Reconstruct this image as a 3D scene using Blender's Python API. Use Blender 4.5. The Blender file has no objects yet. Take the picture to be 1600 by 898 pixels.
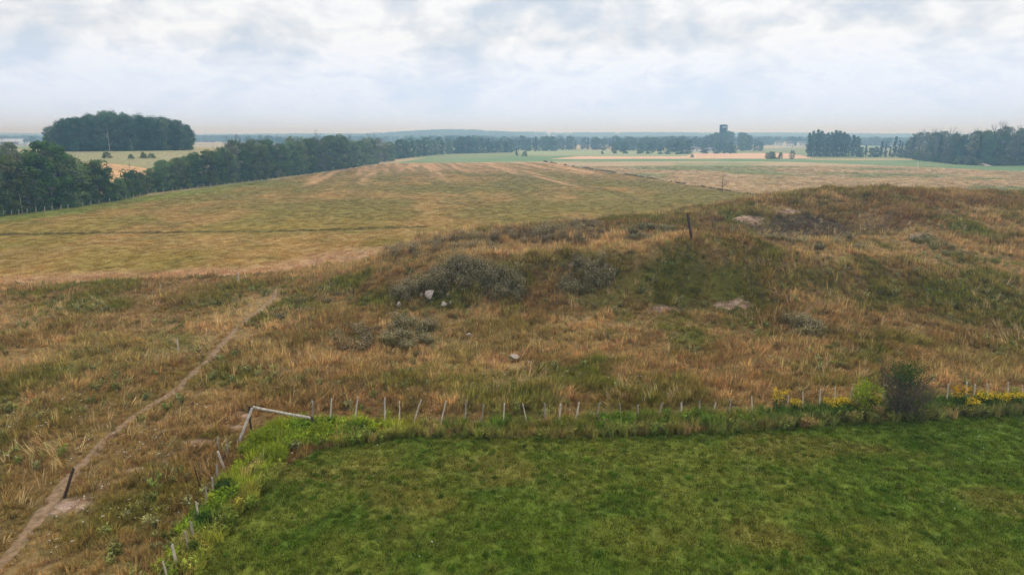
import bpy, math, random
import numpy as np

# ------------------------------------------------------------------ camera, sky, sun, exposure
scene = bpy.context.scene
C = scene.collection
CAM_Z = 18.0
FPX = 1600 * 24.0 / 36.0                  # focal length in pixels of the 1600 px wide photograph
PITCH = math.atan((449 - 213) / FPX)      # horizon on row 213
cam_d = bpy.data.cameras.new('camera')
cam_d.lens = 24.0
cam_d.sensor_width = 36.0
cam_d.clip_start = 0.5
cam_d.clip_end = 20000
cam = bpy.data.objects.new('camera', cam_d)
C.objects.link(cam)
cam.location = (0, 0, CAM_Z)
cam.rotation_euler = (math.pi / 2 - PITCH, 0, 0)
scene.camera = cam

SUN_EL, SUN_AZ = 42.0, 14.0               # degrees; azimuth to the right of straight ahead
world = bpy.data.worlds.new('World')
scene.world = world
world.use_nodes = True
wn, wl = world.node_tree.nodes, world.node_tree.links
wn.clear()
w_out = wn.new('ShaderNodeOutputWorld')
w_bg = wn.new('ShaderNodeBackground')
w_bg.inputs['Strength'].default_value = 0.1
w_sky = wn.new('ShaderNodeTexSky')
w_sky.sky_type = 'NISHITA'
w_sky.sun_disc = False
w_sky.sun_elevation = math.radians(SUN_EL)
w_sky.sun_rotation = math.radians(SUN_AZ)
w_geo = wn.new('ShaderNodeTexCoord')


def wmath(op, a, b=None):
    n = wn.new('ShaderNodeMath')
    n.operation = op
    for i, v in enumerate((a, b)):
        if v is None:
            continue
        if isinstance(v, (int, float)):
            n.inputs[i].default_value = v
        else:
            wl.new(v, n.inputs[i])
    return n.outputs[0]


w_sep = wn.new('ShaderNodeSeparateXYZ')
wl.new(w_geo.outputs['Generated'], w_sep.inputs[0])
zc = wmath('ADD', wmath('MAXIMUM', w_sep.outputs[2], 0.0), 0.42)
w_cmb = wn.new('ShaderNodeCombineXYZ')                     # direction projected on a cloud deck
wl.new(wmath('DIVIDE', w_sep.outputs[0], zc), w_cmb.inputs[0])
wl.new(wmath('DIVIDE', w_sep.outputs[1], zc), w_cmb.inputs[1])


def wnoise(scale, detail, rough, off, dist=0.0):
    m = wn.new('ShaderNodeMapping')
    m.inputs['Location'].default_value = off
    wl.new(w_cmb.outputs[0], m.inputs[0])
    n = wn.new('ShaderNodeTexNoise')
    n.inputs['Scale'].default_value = scale
    n.inputs['Detail'].default_value = detail
    n.inputs['Roughness'].default_value = rough
    n.inputs['Distortion'].default_value = dist
    wl.new(m.outputs[0], n.inputs[0])
    return n.outputs[0]


def wramp(fac, stops):
    r = wn.new('ShaderNodeValToRGB')
    el = r.color_ramp.elements
    while len(el) < len(stops):
        el.new(0.5)
    for e, (p, c) in zip(el, stops):
        e.position = p
        e.color = (*c, 1)
    wl.new(fac, r.inputs[0])
    return r.outputs[0]


def wmix(fac, a, b):
    n = wn.new('ShaderNodeMix')
    n.data_type = 'RGBA'
    for i, v in ((0, fac), (6, a), (7, b)):
        if isinstance(v, (int, float)):
            n.inputs[i].default_value = v
        elif isinstance(v, tuple):
            n.inputs[i].default_value = (*v, 1)
        else:
            wl.new(v, n.inputs[i])
    return n.outputs[2]


cl_big = wnoise(3.6, 8.0, 0.5, (3.1, 1.7, 0.0), 0.25)
cl_fin = wnoise(9.5, 9.0, 0.56, (7.3, 2.2, 4.0), 0.25)
cl = wmath('ADD', wmath('MULTIPLY', cl_big, 0.6), wmath('MULTIPLY', cl_fin, 0.4))
cloud_col = wramp(cl, [(0.38, (6.3, 7.1, 8.2)), (0.45, (7.8, 8.2, 8.8)), (0.495, (8.8, 9.05, 9.35)), (0.54, (9.9, 10.0, 10.1)), (0.60, (9.3, 9.5, 9.8)), (0.68, (8.0, 8.4, 9.0))])
low = wramp(w_sep.outputs[2], [(0.0, (1, 1, 1)), (0.035, (0.75, 0.75, 0.75)), (0.13, (0, 0, 0))])
sky_col = wmix(low, cloud_col, (7.3, 9.0, 12.2))
sky_col = wmix(0.97, w_sky.outputs[0], sky_col)
wl.new(sky_col, w_bg.inputs['Color'])
wl.new(w_bg.outputs[0], w_out.inputs['Surface'])

sun_d = bpy.data.lights.new('sun', 'SUN')
sun_d.energy = 1.5
sun_d.angle = math.radians(12)
sun_d.color = (1.0, 0.95, 0.88)
sun = bpy.data.objects.new('sun', sun_d)
C.objects.link(sun)
sun.location = (40, 90, 120)
sun.rotation_euler = (math.radians(90 - SUN_EL), 0, math.radians(180 - SUN_AZ))

scene.view_settings.view_transform = 'Standard'
scene.view_settings.look = 'None'
scene.view_settings.gamma = 1.0
scene.view_settings.exposure = 0.0
scene.view_settings.use_curve_mapping = False
scene.cycles.use_denoising = True
scene.cycles.denoising_prefilter = 'ACCURATE'
scene.cycles.max_bounces = 6
scene.cycles.diffuse_bounces = 3
scene.cycles.transmission_bounces = 3
scene.cycles.volume_bounces = 0

# ------------------------------------------------------------------ small helpers
R = np.random.default_rng(7)
random.seed(7)


def lin(r, g, b, k=1.0):
    f = lambda v: (v / 255 / 12.92 if v / 255 <= 0.04045 else ((v / 255 + 0.055) / 1.055) ** 2.4)
    return np.array([f(r) * k, f(g) * k, f(b) * k])


def sstep(a, b, v):
    t = np.clip((v - a) / (b - a), 0, 1)
    return t * t * (3 - 2 * t)


def vnoise(x, y, seed=0):
    xi, yi = np.floor(x).astype(np.int64), np.floor(y).astype(np.int64)
    fx, fy = x - xi, y - yi
    fx, fy = fx * fx * (3 - 2 * fx), fy * fy * (3 - 2 * fy)

    def h(a, b):
        n = (a * 374761393 + b * 668265263 + seed * 974634777) & 0xFFFFFFFF
        n = ((n ^ (n >> 13)) * 1274126177) & 0xFFFFFFFF
        return ((n ^ (n >> 16)) & 0xFFFF) / 65535.0
    return (h(xi, yi) * (1 - fx) + h(xi + 1, yi) * fx) * (1 - fy) + (h(xi, yi + 1) * (1 - fx) + h(xi + 1, yi + 1) * fx) * fy


def fbm(x, y, scale, seed=0, octv=4, rough=0.5):
    x, y = np.asarray(x, float) / scale, np.asarray(y, float) / scale
    s, a, tot = 0, 1.0, 0
    for o in range(octv):
        s = s + a * vnoise(x + 17.3 * o, y - 9.1 * o, seed + o * 13)
        tot += a
        a *= rough
        x, y = x * 2.03, y * 2.03
    return s / tot


def inpoly(x, y, poly):
    x, y = np.asarray(x, float), np.asarray(y, float)
    r = np.zeros(x.shape, bool)
    n = len(poly)
    for i in range(n):
        x1, y1 = poly[i]
        x2, y2 = poly[(i + 1) % n]
        if y1 == y2:
            continue
        c = ((y1 > y) != (y2 > y)) & (x < (x2 - x1) * (y - y1) / (y2 - y1) + x1)
        r ^= c
    return r


def dist_line(x, y, pts):
    d = np.full(np.shape(x), 1e9)
    for (x1, y1), (x2, y2) in zip(pts[:-1], pts[1:]):
        vx, vy = x2 - x1, y2 - y1
        t = np.clip(((x - x1) * vx + (y - y1) * vy) / (vx * vx + vy * vy + 1e-9), 0, 1)
        d = np.minimum(d, np.hypot(x - x1 - t * vx, y - y1 - t * vy))
    return d


CP, SP = math.cos(PITCH), math.sin(PITCH)


def ray(px, py):
    u, v = (px - 800) / FPX, (449 - py) / FPX
    return np.array([u, CP + v * SP, -SP + v * CP])


# ------------------------------------------------------------------ terrain: heights from surveyed points
def survey():
    pts = []
    cols = {
        430: [(560, 53), (500, 65), (455, 77)],
        520: [(560, 54), (500, 65.5), (440, 82)],
        600: [(560, 54.5), (500, 66), (465, 73), (430, 79), (400, 89), (380, 103)],
        720: [(560, 54.5), (500, 65), (474, 69.8), (450, 71.5), (416, 74), (400, 84), (376, 100), (364, 116)],
        820: [(560, 54.5), (500, 65), (472, 70), (448, 72), (417, 74.5), (399, 84), (374, 98), (360, 112)],
        930: [(560, 54.5), (500, 64.5), (476, 69), (450, 71.5), (416, 74.5), (397, 81), (368, 98), (352, 109)],
        1020: [(560, 54.5), (505, 64), (484, 68), (462, 70.5), (425, 73), (389, 75), (384, 86), (368, 97), (347, 110)],
        1100: [(560, 54.5), (510, 63.5), (488, 67.5), (470, 70), (430, 72.5), (384, 75), (380, 86), (370, 97), (342, 112)],
        1170: [(560, 54.5), (510, 63.5), (486, 68), (462, 70.5), (425, 73.5), (387, 77), (379, 88), (366, 98), (345, 106), (331, 112)],
        1250: [(560, 54.5), (505, 64), (480, 68), (440, 72), (392, 78), (381, 90), (366, 101), (345, 107), (327, 113), (312, 118)],
        1330: [(560, 54.5), (500, 65), (475, 69), (440, 72.5), (392, 80), (380, 92), (364, 103), (340, 110), (318, 117), (305, 122)],
        1400: [(560, 54.5), (500, 65), (470, 70), (438, 74), (396, 82), (378, 92), (355, 102), (332, 109), (302, 124)],
        1500: [(560, 55), (500, 65.5), (470, 70), (440, 74.5), (420, 80), (392, 88), (360, 98), (340, 106), (304, 127)],
        1600: [(560, 56), (500, 66), (470, 71), (440, 76), (410, 85), (380, 94), (340, 106), (320, 119), (307, 134)],
        1800: [(560, 58), (500, 68), (470, 73), (440, 79), (400, 90), (340, 110), (307, 138)],
    }
    for px, lst in cols.items():
        for py, yy in lst:
            d = ray(px, py)
            t = yy / d[1]
            pts.append((d[0] * t, yy, CAM_Z + d[2] * t))
    for x in (-110, -80, -55, -35, -22):
        for y in (5, 25, 40, 55, 75, 95, 120, 150, 190, 230, 260):
            pts.append((x, y, 0))
    for y in (5, 20, 32, 42.5, 46):
        for x in np.arange(-10, 160, 14):
            pts.append((x, y, 0.25 if y == 46 else 0))
    for y in (215, 260):
        for x in np.arange(-10, 160, 20):
            pts.append((x, y, 0))
    for px, yy in ((600, 125), (720, 142), (820, 142), (930, 142), (1020, 150), (1100, 158), (1180, 175)):
        pts.append(((px - 800) / FPX * yy, yy, 0))
    return np.array(pts)


SV = survey()


def tps_k(r2):
    return 0.5 * r2 * np.log(r2 + 1e-6)


_n = len(SV)
_K = tps_k((SV[:, None, 0] - SV[None, :, 0]) ** 2 + (SV[:, None, 1] - SV[None, :, 1]) ** 2) + np.eye(_n) * 1.2
_Pm = np.c_[np.ones(_n), SV[:, :2]]
_A = np.block([[_K, _Pm], [_Pm.T, np.zeros((3, 3))]])
TW = np.linalg.solve(_A, np.r_[SV[:, 2], 0, 0, 0])


def tps(x, y):
    out = np.zeros(len(x))
    for s in range(0, len(x), 20000):
        a, b = x[s:s + 20000], y[s:s + 20000]
        k = tps_k((a[:, None] - SV[None, :, 0]) ** 2 + (b[:, None] - SV[None, :, 1]) ** 2)
        out[s:s + 20000] = k @ TW[:_n] + TW[_n] + TW[_n + 1] * a + TW[_n + 2] * b
    return out


def height(x, y):
    x, y = np.atleast_1d(np.asarray(x, float)), np.atleast_1d(np.asarray(y, float))
    x, y = np.broadcast_arrays(x, y)
    shp = x.shape
    x, y = x.ravel().copy(), y.ravel().copy()
    z = np.zeros(len(x))
    m = (y > 0) & (y < 262) & (x > -110)
    if m.any():
        xx, yy = np.clip(x[m], -110, 150), y[m]
        w = sstep(2, 12, yy) * (1 - sstep(200, 260, yy)) * sstep(-70, -40, xx)
        z[m] = np.maximum(tps(xx, yy), -0.3) * w
    mound = sstep(0.3, 2.5, z)
    z += mound * (fbm(x, y, 6.5, 3, 3) - 0.5) * 2.1 + (0.15 + mound) * (fbm(x, y, 1.6, 5, 2) - 0.5) * 0.24
    z += (fbm(x, y, 30, 9, 2) - 0.5) * 0.2 * sstep(60, 110, y)
    # rising ground behind the hedgerow on the left
    xe = -118 + (y - 160) * 0.1
    z += 11.0 * sstep(0, 1, (xe - x) / 60.0) * sstep(165, 330, y) * (1 - 0.75 * sstep(430, 800, y))
    # low ridges far off
    z += 30 * sstep(2500, 3500, y) * (0.35 + 0.75 * fbm(x, y, 900, 21, 3)) * (0.75 + 0.25 * np.sin(x / 700 + 0.6))
    z += 25 * np.exp(-((x + 230) / 300) ** 2 - ((y - 2700) / 330) ** 2)
    z += 6 * (fbm(x, y, 420, 31, 2) - 0.5) * sstep(700, 1500, y)
    return z.reshape(shp)


_TS = np.concatenate([np.arange(15, 260, 1.5), np.geomspace(260, 5000, 260)])


def P(px, py):
    """Point of the ground that the survey pixel (px, py) lies on."""
    d = ray(px, py)
    ts = _TS
    for _ in range(3):
        g = CAM_Z + d[2] * ts - height(d[0] * ts, d[1] * ts)
        i = int(np.argmax(g < 0))
        if g[i] >= 0:
            t = ts[-1]
            break
        i = max(i, 1)
        t = ts[i - 1] + g[i - 1] / (g[i - 1] - g[i]) * (ts[i] - ts[i - 1])
        ts = np.linspace(ts[i - 1], ts[i], 12)
    return np.array([d[0] * t, d[1] * t, height(d[0] * t, d[1] * t)[0]])


def XY(lst):
    return [tuple(P(a, b)[:2]) for a, b in lst]


def mpp(p):
    """metres per photograph pixel at a point"""
    return (p[1] * CP - (p[2] - CAM_Z) * SP) / FPX


# ------------------------------------------------------------------ zones
PASTURE = XY([(255, 1050), (300, 890), (345, 828), (400, 772), (450, 728), (505, 701), (560, 689), (620, 681), (700, 677), (800, 682), (900, 682),
              (1000, 677), (1100, 674), (1200, 668), (1300, 661), (1400, 656), (1500, 650), (1600, 644), (1900, 630), (1900, 1050)])
FENCE_A = XY([(393, 668), (490, 664), (560, 662), (650, 665), (790, 666), (900, 661), (1050, 654), (1170, 650), (1232, 645), (1330, 638), (1400, 635), (1500, 630), (1600, 626), (1800, 620)])
FENCE_B = XY([(393, 668), (372, 695), (352, 722), (340, 752), (325, 785), (305, 820), (290, 858), (262, 898), (230, 950)])
PATH = XY([(434, 447), (428, 466), (398, 490), (368, 515), (345, 540), (318, 570), (290, 598), (255, 622), (212, 648), (168, 686), (128, 726), (95, 765),
           (60, 806), (28, 850), (-4, 885), (-60, 950)])
HAYEDGE = XY([(-150, 462), (0, 447), (220, 438), (430, 428), (520, 412), (600, 398)])
DITCH = [(23.5, 500.0), (48, 366), (72.0, 236.0), (84, 185.0)]
HAY = HAYEDGE + [(-12, 128), (0, 140), (20, 145), (40, 165), (60, 178), (84, 185), (72, 236), (48, 366), (23.5, 500), (-84, 470), (-86, 455), (-97, 330), (-109, 240), (-121, 160), (-150, 120)]
BEAN = [(86, 185), (72.6, 236), (48.6, 366), (24, 500), (120, 510), (225, 455), (245, 410), (262, 365), (300, 300), (300, 180), (150, 140)]
GREEN_MID = [(-82, 475), (23, 503), (30, 560), (60, 640), (0, 650), (-70, 600)]
GREEN_STRIP = [(24, 503), (120, 512), (205, 500), (250, 575), (30, 560)]
GREEN_RIGHT = [(226, 456), (246, 411), (264, 366), (302, 300), (520, 300), (560, 420), (420, 520), (205, 545), (200, 500)]
STUB_A = [(16, 572), (30, 562), (250, 577), (270, 640), (300, 760), (200, 760), (160, 640), (20, 640)]
PALE_A = [(10, 690), (160, 645), (210, 770), (190, 900), (10, 900)]
STUB_L = [(-125, 190), (-117, 230), (-122, 276), (-170, 272), (-230, 255), (-230, 190)]
MEADOW_L = [(-118, 280), (-114, 345), (-160, 350), (-330, 330), (-330, 262), (-170, 275)]
BARE = [(1040, 483, 1.5, 0.55), (1145, 477, 2.1, 0.8), (1168, 341, 2.4, 1.6), (1234, 331, 2.0, 1.6), (1440, 369, 1.5, 0.8), (895, 412, 0.6, 0.5), (108, 790, 1.0, 0.8),
        (375, 650, 1.0, 0.6), (345, 668, 1.5, 0.45), (310, 690, 1.4, 0.4), (215, 735, 1.0, 0.35), (1354, 347, 1.0, 0.5)]
BARE_W = [(P(a, b), r, ry) for a, b, r, ry in BARE]
TRACK2 = XY([(400, 632), (350, 665), (285, 705), (212, 738), (170, 760)])

# colours of the plants and soils, linear
K = 1.35
KR = 1.38
STRAW, BROWN = lin(166, 139, 93, KR), lin(120, 97, 53, KR)
RED, OLIVE = lin(128, 98, 57, KR), lin(105, 98, 38, KR)
GREENT, PINK = lin(94, 102, 28, KR), lin(176, 142, 110, K)
HAYT, HAYG, HAYY = lin(164, 134, 78, 1.15), lin(118, 112, 52, 1.15), lin(148, 128, 62, 1.15)
PAST, PASTD, PASTB = lin(80, 94, 28, 1.5), lin(60, 87, 22, 1.5), lin(108, 98, 46, 1.5)
SOIL, PEB = lin(140, 111, 86), lin(182, 154, 132)


def mixc(a, b, t):
    return a + (b - a) * np.asarray(t)[..., None]


def bare_mask(x, y):
    m = np.zeros(np.shape(x))
    n = fbm(x, y, 0.9, 77, 3)
    m = np.maximum(m, 0)
    for p, r, ry in BARE_W:
        d = np.hypot((x - p[0]) / r, (y - p[1]) / max(ry, 0.45) / 1.1)
        m = np.maximum(m, sstep(1.25, 0.65, d + (n - 0.5) * 1.1))
    d = dist_line(x, y, TRACK2)
    m = np.maximum(m, 0.5 * sstep(0.7, 0.1, d + (n - 0.5) * 1.8))
    return m


GREENSPOTS = [(p[:2], r, w) for p, r, w in [(P(540, 445), 3.2, .9), (P(480, 480), 3, .8), (P(600, 470), 3.2, .8), (P(700, 475), 2.6, .7), (P(880, 590), 3, .6), (P(1000, 610), 2.5, .6),
              (P(1060, 430), 4, .7), (P(1150, 440), 4, .5), (P(1480, 470), 6, .6), (P(1550, 455), 6, .6), (P(1330, 450), 4, .5), (P(800, 605), 2.5, .6), (P(620, 600), 2.6, .6),
              (P(350, 590), 2, .6), (P(120, 480), 5, .5), (P(330, 470), 4, .6), (P(60, 590), 3, .6), (P(20, 650), 3, .5), (P(200, 800), 3, .6), (P(930, 460), 3, .6)]]
STRAWSPOTS = [(p[:2], r, w) for p, r, w in [(P(930, 520), 4.5, .7), (P(1250, 545), 4, .7), (P(1420, 510), 5, .6), (P(170, 540), 5, .6), (P(560, 560), 3, .6), (P(1330, 500), 4, .5),
              (P(230, 560), 4, .6), (P(100, 600), 3, .5), (P(1530, 560), 5, .5), (P(1560, 400), 5, .6), (P(870, 388), 9, 1.1), (P(960, 380), 8, 1.1), (P(1020, 378), 6, 1.0), (P(1450, 375), 7, .9), (P(1250, 378), 6, .8), (P(700, 570), 3, .5), (P(780, 398), 8, 1.1)]]
REDSPOTS = [(p[:2], r, w) for p, r, w in [(P(1200, 430), 4, .6), (P(850, 560), 3, .6), (P(1130, 560), 4, .7), (P(1450, 570), 4, .6), (P(1200, 600), 4, .5), (P(1400, 330), 8, .6), (P(1500, 310), 8, .5), (P(290, 480), 4, .6),
            (P(1100, 398), 3, .5), (P(1300, 345), 6, .5)]]


DARKS = P(1265, 356)[:2]


def spots(x, y, lst, seed):
    m = np.zeros(np.shape(x))
    n = fbm(x, y, 2.5, seed, 3)
    for (a, b), r, w in lst:
        m = np.maximum(m, w * sstep(1.5, 0.3, np.hypot(x - a, y - b) / r + (n - 0.5) * 1.6))
    return m


def rough_col(x, y):
    n1, n2, n3 = fbm(x, y, 9, 41, 4), fbm(x, y, 4, 42, 4), fbm(x, y, 14, 43, 3)
    leftness = sstep(14, -12, x + (n3 - .5) * 20)
    c = mixc(BROWN, STRAW, np.clip(sstep(0.38, 0.64, n1) * .8 + .35 * leftness, 0, 1))
    c = mixc(c, OLIVE, sstep(0.47, 0.64, n2) * (.75 - .35 * leftness))
    c = mixc(c, RED, sstep(0.54, 0.7, n3) * 0.5)
    c = mixc(c, GREENT, sstep(0.58, 0.72, fbm(x, y, 6, 44, 4)) * 0.6)
    dh = dist_line(x, y, HAY[4:12])
    c = mixc(c, STRAW, sstep(14, 3, dh + (n1 - .5) * 14) * .75)
    c = mixc(c, STRAW, spots(x, y, STRAWSPOTS, 51) * 0.8)
    c = mixc(c, RED, spots(x, y, REDSPOTS, 52) * 0.8)
    c = mixc(c, mixc(GREENT, OLIVE, n1), spots(x, y, GREENSPOTS, 53))
    dp = np.hypot((x - DARKS[0]) / 12.0, (y - DARKS[1]) / 7.0)
    c = mixc(c, lin(96, 80, 58, 1.1), sstep(1.35, .45, dp + (n2 - .5) * 1.6) * .9)
    return c


def hay_col(x, y):
    u = x + y * 0.186                      # across the rows; rows run along the ditch
    n1 = fbm(x, y * 0.6, 18, 61, 4)
    n2 = fbm(x, y, 6, 62, 4)
    st = fbm(u, y / 22.0, 2.6, 63, 3)
    wide = fbm(u, y / 30.0, 9.0, 68, 3)
    c = mixc(HAYT, HAYY, sstep(0.4, 0.6, n1))
    g = sstep(0.5, 0.66, n2) * (0.3 + .25 * sstep(110, 160, y))
    g = np.maximum(g, sstep(135, 190, y) * (1 - .6 * sstep(330, 420, y)) * sstep(0.32, 0.62, .6 * n1 + .4 * wide) * 0.6)
    g = np.maximum(g, 0)
    c = mixc(c, HAYG, g)
    c = mixc(c, lin(124, 132, 56, 1.25), sstep(20, 6, dist_line(x, y, HAY[15:]) + (fbm(x, y, 9, 66) - 0.5) * 22) * (1 - sstep(210, 330, y)) * .85)
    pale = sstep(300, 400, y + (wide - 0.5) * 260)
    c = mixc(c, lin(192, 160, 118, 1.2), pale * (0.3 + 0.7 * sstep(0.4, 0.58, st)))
    c = c * (0.88 + 0.24 * st)[..., None]
    d = dist_line(x, y, HAYEDGE)
    c = mixc(c, PINK, sstep(9, 2, d + (n2 - 0.5) * 6) * 0.75)
    d = dist_line(x, y, MOWLINE)
    c = mixc(c, lin(96, 88, 46, K), sstep(1.6, 0.5, d + (fbm(x, y, 3, 67) - 0.5) * 1.5) * 0.8)
    return c


DITCHLINE = [(23.5, 500.0), (48, 366), (72.0, 236.0), (80, 205)]
MOWLINE = XY([(-100, 372), (0, 367), (200, 364), (420, 362), (560, 358), (660, 355)])


def past_col(x, y):
    n1, n2 = fbm(x, y, 7, 71, 4), fbm(x, y, 2.0, 72, 4)
    c = mixc(PAST, lin(94, 100, 36, 1.5), sstep(0.42, 0.66, n1))
    c = mixc(c, PASTD, sstep(0.52, 0.68, n2) * 0.4)
    c = mixc(c, PASTB, sstep(0.55, 0.72, fbm(x, y * 1.6, 5, 73, 4)) * 0.55)
    return c


def zones(x, y):
    """index of the piece of ground under each point"""
    wx = x + (fbm(x, y, 2.2, 81, 3) - 0.5) * np.clip(y * 0.02, 0.7, 4)
    wy = y + (fbm(x, y, 2.2, 82, 3) - 0.5) * np.clip(y * 0.02, 0.7, 4)
    z = np.zeros(np.shape(x), int)
    for i, pl in ((1, PASTURE), (2, HAY), (3, BEAN), (4, GREEN_MID), (4, GREEN_STRIP), (4, GREEN_RIGHT), (5, STUB_A), (6, PALE_A), (7, STUB_L), (8, MEADOW_L)):
        z[inpoly(wx, wy, pl) & (z == 0)] = i
    return z


def color_at(x, y, z=None):
    x, y = np.asarray(x, float), np.asarray(y, float)
    if z is None:
        z = zones(x, y)
    far = mixc(lin(120, 128, 82, K), lin(168, 150, 108, K), sstep(0.45, 0.6, fbm(x, y, 160, 91, 3)))
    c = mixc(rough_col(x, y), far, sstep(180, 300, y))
    c = mixc(c * .62, c, sstep(120, 200, y))            # dark thatch and soil, with the shade between tufts painted into the colour
    for i in range(1, 9):
        m = z == i
        if not m.any():
            continue
        a, b = x[m], y[m]
        n = fbm(a, b, 30, 92, 4)
        u = fbm(a + b * 0.186, b / 14, 4.0, 93, 3)
        if i == 1:
            v = past_col(a, b)
        elif i == 2:
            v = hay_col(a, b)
        elif i == 3:
            v = mixc(lin(164, 142, 106, K), lin(130, 130, 86, K), sstep(0.45, 0.66, n)) * (0.8 + 0.4 * fbm(a * .3, b, 6, 94, 3))[..., None]
        elif i == 4:
            v = mixc(lin(96, 122, 76, K), lin(116, 130, 86, K), sstep(0.4, 0.7, n))
        elif i == 5:
            v = mixc(lin(206, 166, 132, K), lin(190, 158, 124, K), u)
        elif i == 6:
            v = mixc(lin(148, 152, 104, K), lin(128, 142, 98, K), n)
        elif i == 7:
            v = mixc(lin(202, 162, 114, K), lin(178, 142, 100, K), sstep(.35, .65, fbm(a * .15, b, 1.6, 95, 2)))
        else:
            v = mixc(lin(128, 130, 92, K), lin(150, 140, 104, K), n)
        c[m] = v
    bm = bare_mask(x, y) * (y < 150)
    c = mixc(c, mixc(SOIL, PEB, sstep(.45, .6, fbm(x, y, .5, 96, 3))), bm)
    return c


# ------------------------------------------------------------------ materials
def new_mat(name):
    m = bpy.data.materials.new(name)
    m.use_nodes = True
    m.node_tree.nodes.clear()
    return m, m.node_tree.nodes, m.node_tree.links


def N(nodes, kind, **kw):
    n = nodes.new(kind)
    for k, v in kw.items():
        setattr(n, k, v)
    return n


def mulcol(nd, lk, col, fac):
    m = N(nd, 'ShaderNodeVectorMath', operation='SCALE')
    lk.new(col, m.inputs[0])
    if isinstance(fac, (int, float)):
        m.inputs['Scale'].default_value = fac
    else:
        lk.new(fac, m.inputs['Scale'])
    return m.outputs[0]


def maprange(nd, lk, v, a, b, c, d):
    m = N(nd, 'ShaderNodeMapRange')
    lk.new(v, m.inputs[0])
    for i, q in zip((1, 2, 3, 4), (a, b, c, d)):
        m.inputs[i].default_value = q
    return m.outputs[0]


def mat_ground():
    m, nd, lk = new_mat('soil_and_thatch')
    at = N(nd, 'ShaderNodeAttribute', attribute_name='col')
    tc = N(nd, 'ShaderNodeTexCoord')
    vals = []
    for sc, de in ((0.5, 6), (3.5, 5)):
        n = N(nd, 'ShaderNodeTexNoise')
        n.inputs['Scale'].default_value = sc
        n.inputs['Detail'].default_value = de
        n.inputs['Roughness'].default_value = 0.65
        lk.new(tc.outputs['Object'], n.inputs[0])
        vals.append(n.outputs[0])
    f1 = maprange(nd, lk, vals[0], 0.3, 0.7, 0.72, 1.25)
    f2 = maprange(nd, lk, vals[1], 0.3, 0.7, 0.6, 1.35)
    mm = N(nd, 'ShaderNodeMath', operation='MULTIPLY')
    lk.new(f1, mm.inputs[0])
    lk.new(f2, mm.inputs[1])
    col = mulcol(nd, lk, at.outputs['Color'], mm.outputs[0])
    bs = N(nd, 'ShaderNodeBsdfPrincipled')
    bs.inputs['Roughness'].default_value = 0.95
    bs.inputs['Specular IOR Level'].default_value = 0.1
    lk.new(col, bs.inputs['Base Color'])
    bp = N(nd, 'ShaderNodeBump')
    bp.inputs['Strength'].default_value = 0.6
    bp.inputs['Distance'].default_value = 0.25
    lk.new(vals[1], bp.inputs['Height'])
    lk.new(bp.outputs[0], bs.inputs['Normal'])
    out = N(nd, 'ShaderNodeOutputMaterial')
    lk.new(bs.outputs[0], out.inputs[0])
    return m


def mat_plant(name, source='tint', color=None, var=0.5, trans=0.28, objvar=0.0, cid=False):
    """leaf / blade material; source 'tint' reads the colour carried by each scattered plant, else a fixed colour."""
    m, nd, lk = new_mat(name)
    if source == 'tint':
        at = N(nd, 'ShaderNodeAttribute', attribute_name='tint', attribute_type='INSTANCER')
        col = at.outputs['Color']
    elif source == 'vert':
        at = N(nd, 'ShaderNodeAttribute', attribute_name='col')
        col = at.outputs['Color']
    else:
        rg = N(nd, 'ShaderNodeRGB')
        rg.outputs[0].default_value = (*color, 1)
        col = rg.outputs[0]
    b = N(nd, 'ShaderNodeAttribute', attribute_name='bv')
    f = maprange(nd, lk, b.outputs['Fac'], 0, 1, 1 - var * 0.6, 1 + var)
    col = mulcol(nd, lk, col, f)
    if objvar:
        oi = N(nd, 'ShaderNodeObjectInfo')
        hs = N(nd, 'ShaderNodeHueSaturation')
        lk.new(maprange(nd, lk, oi.outputs['Random'], 0, 1, 0.5 - 0.03 * objvar, 0.5 + 0.02 * objvar), hs.inputs['Hue'])
        ml = N(nd, 'ShaderNodeMath', operation='MULTIPLY')
        lk.new(oi.outputs['Random'], ml.inputs[0])
        ml.inputs[1].default_value = 7.31
        fr = N(nd, 'ShaderNodeMath', operation='FRACT')
        lk.new(ml.outputs[0], fr.inputs[0])
        lk.new(maprange(nd, lk, fr.outputs[0], 0, 1, 1 - 0.3 * objvar, 1 + 0.35 * objvar), hs.inputs['Value'])
        lk.new(maprange(nd, lk, fr.outputs[0], 0, 1, 1.1, 0.8), hs.inputs['Saturation'])
        lk.new(col, hs.inputs['Color'])
        col = hs.outputs[0]
    df = N(nd, 'ShaderNodeBsdfDiffuse')
    tr = N(nd, 'ShaderNodeBsdfTranslucent')
    lk.new(col, df.inputs[0])
    lk.new(col, tr.inputs[0])
    mx = N(nd, 'ShaderNodeMixShader')
    mx.inputs[0].default_value = trans
    lk.new(df.outputs[0], mx.inputs[1])
    lk.new(tr.outputs[0], mx.inputs[2])
    out = N(nd, 'ShaderNodeOutputMaterial')
    lk.new(mx.outputs[0], out.inputs[0])
    return m


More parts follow.
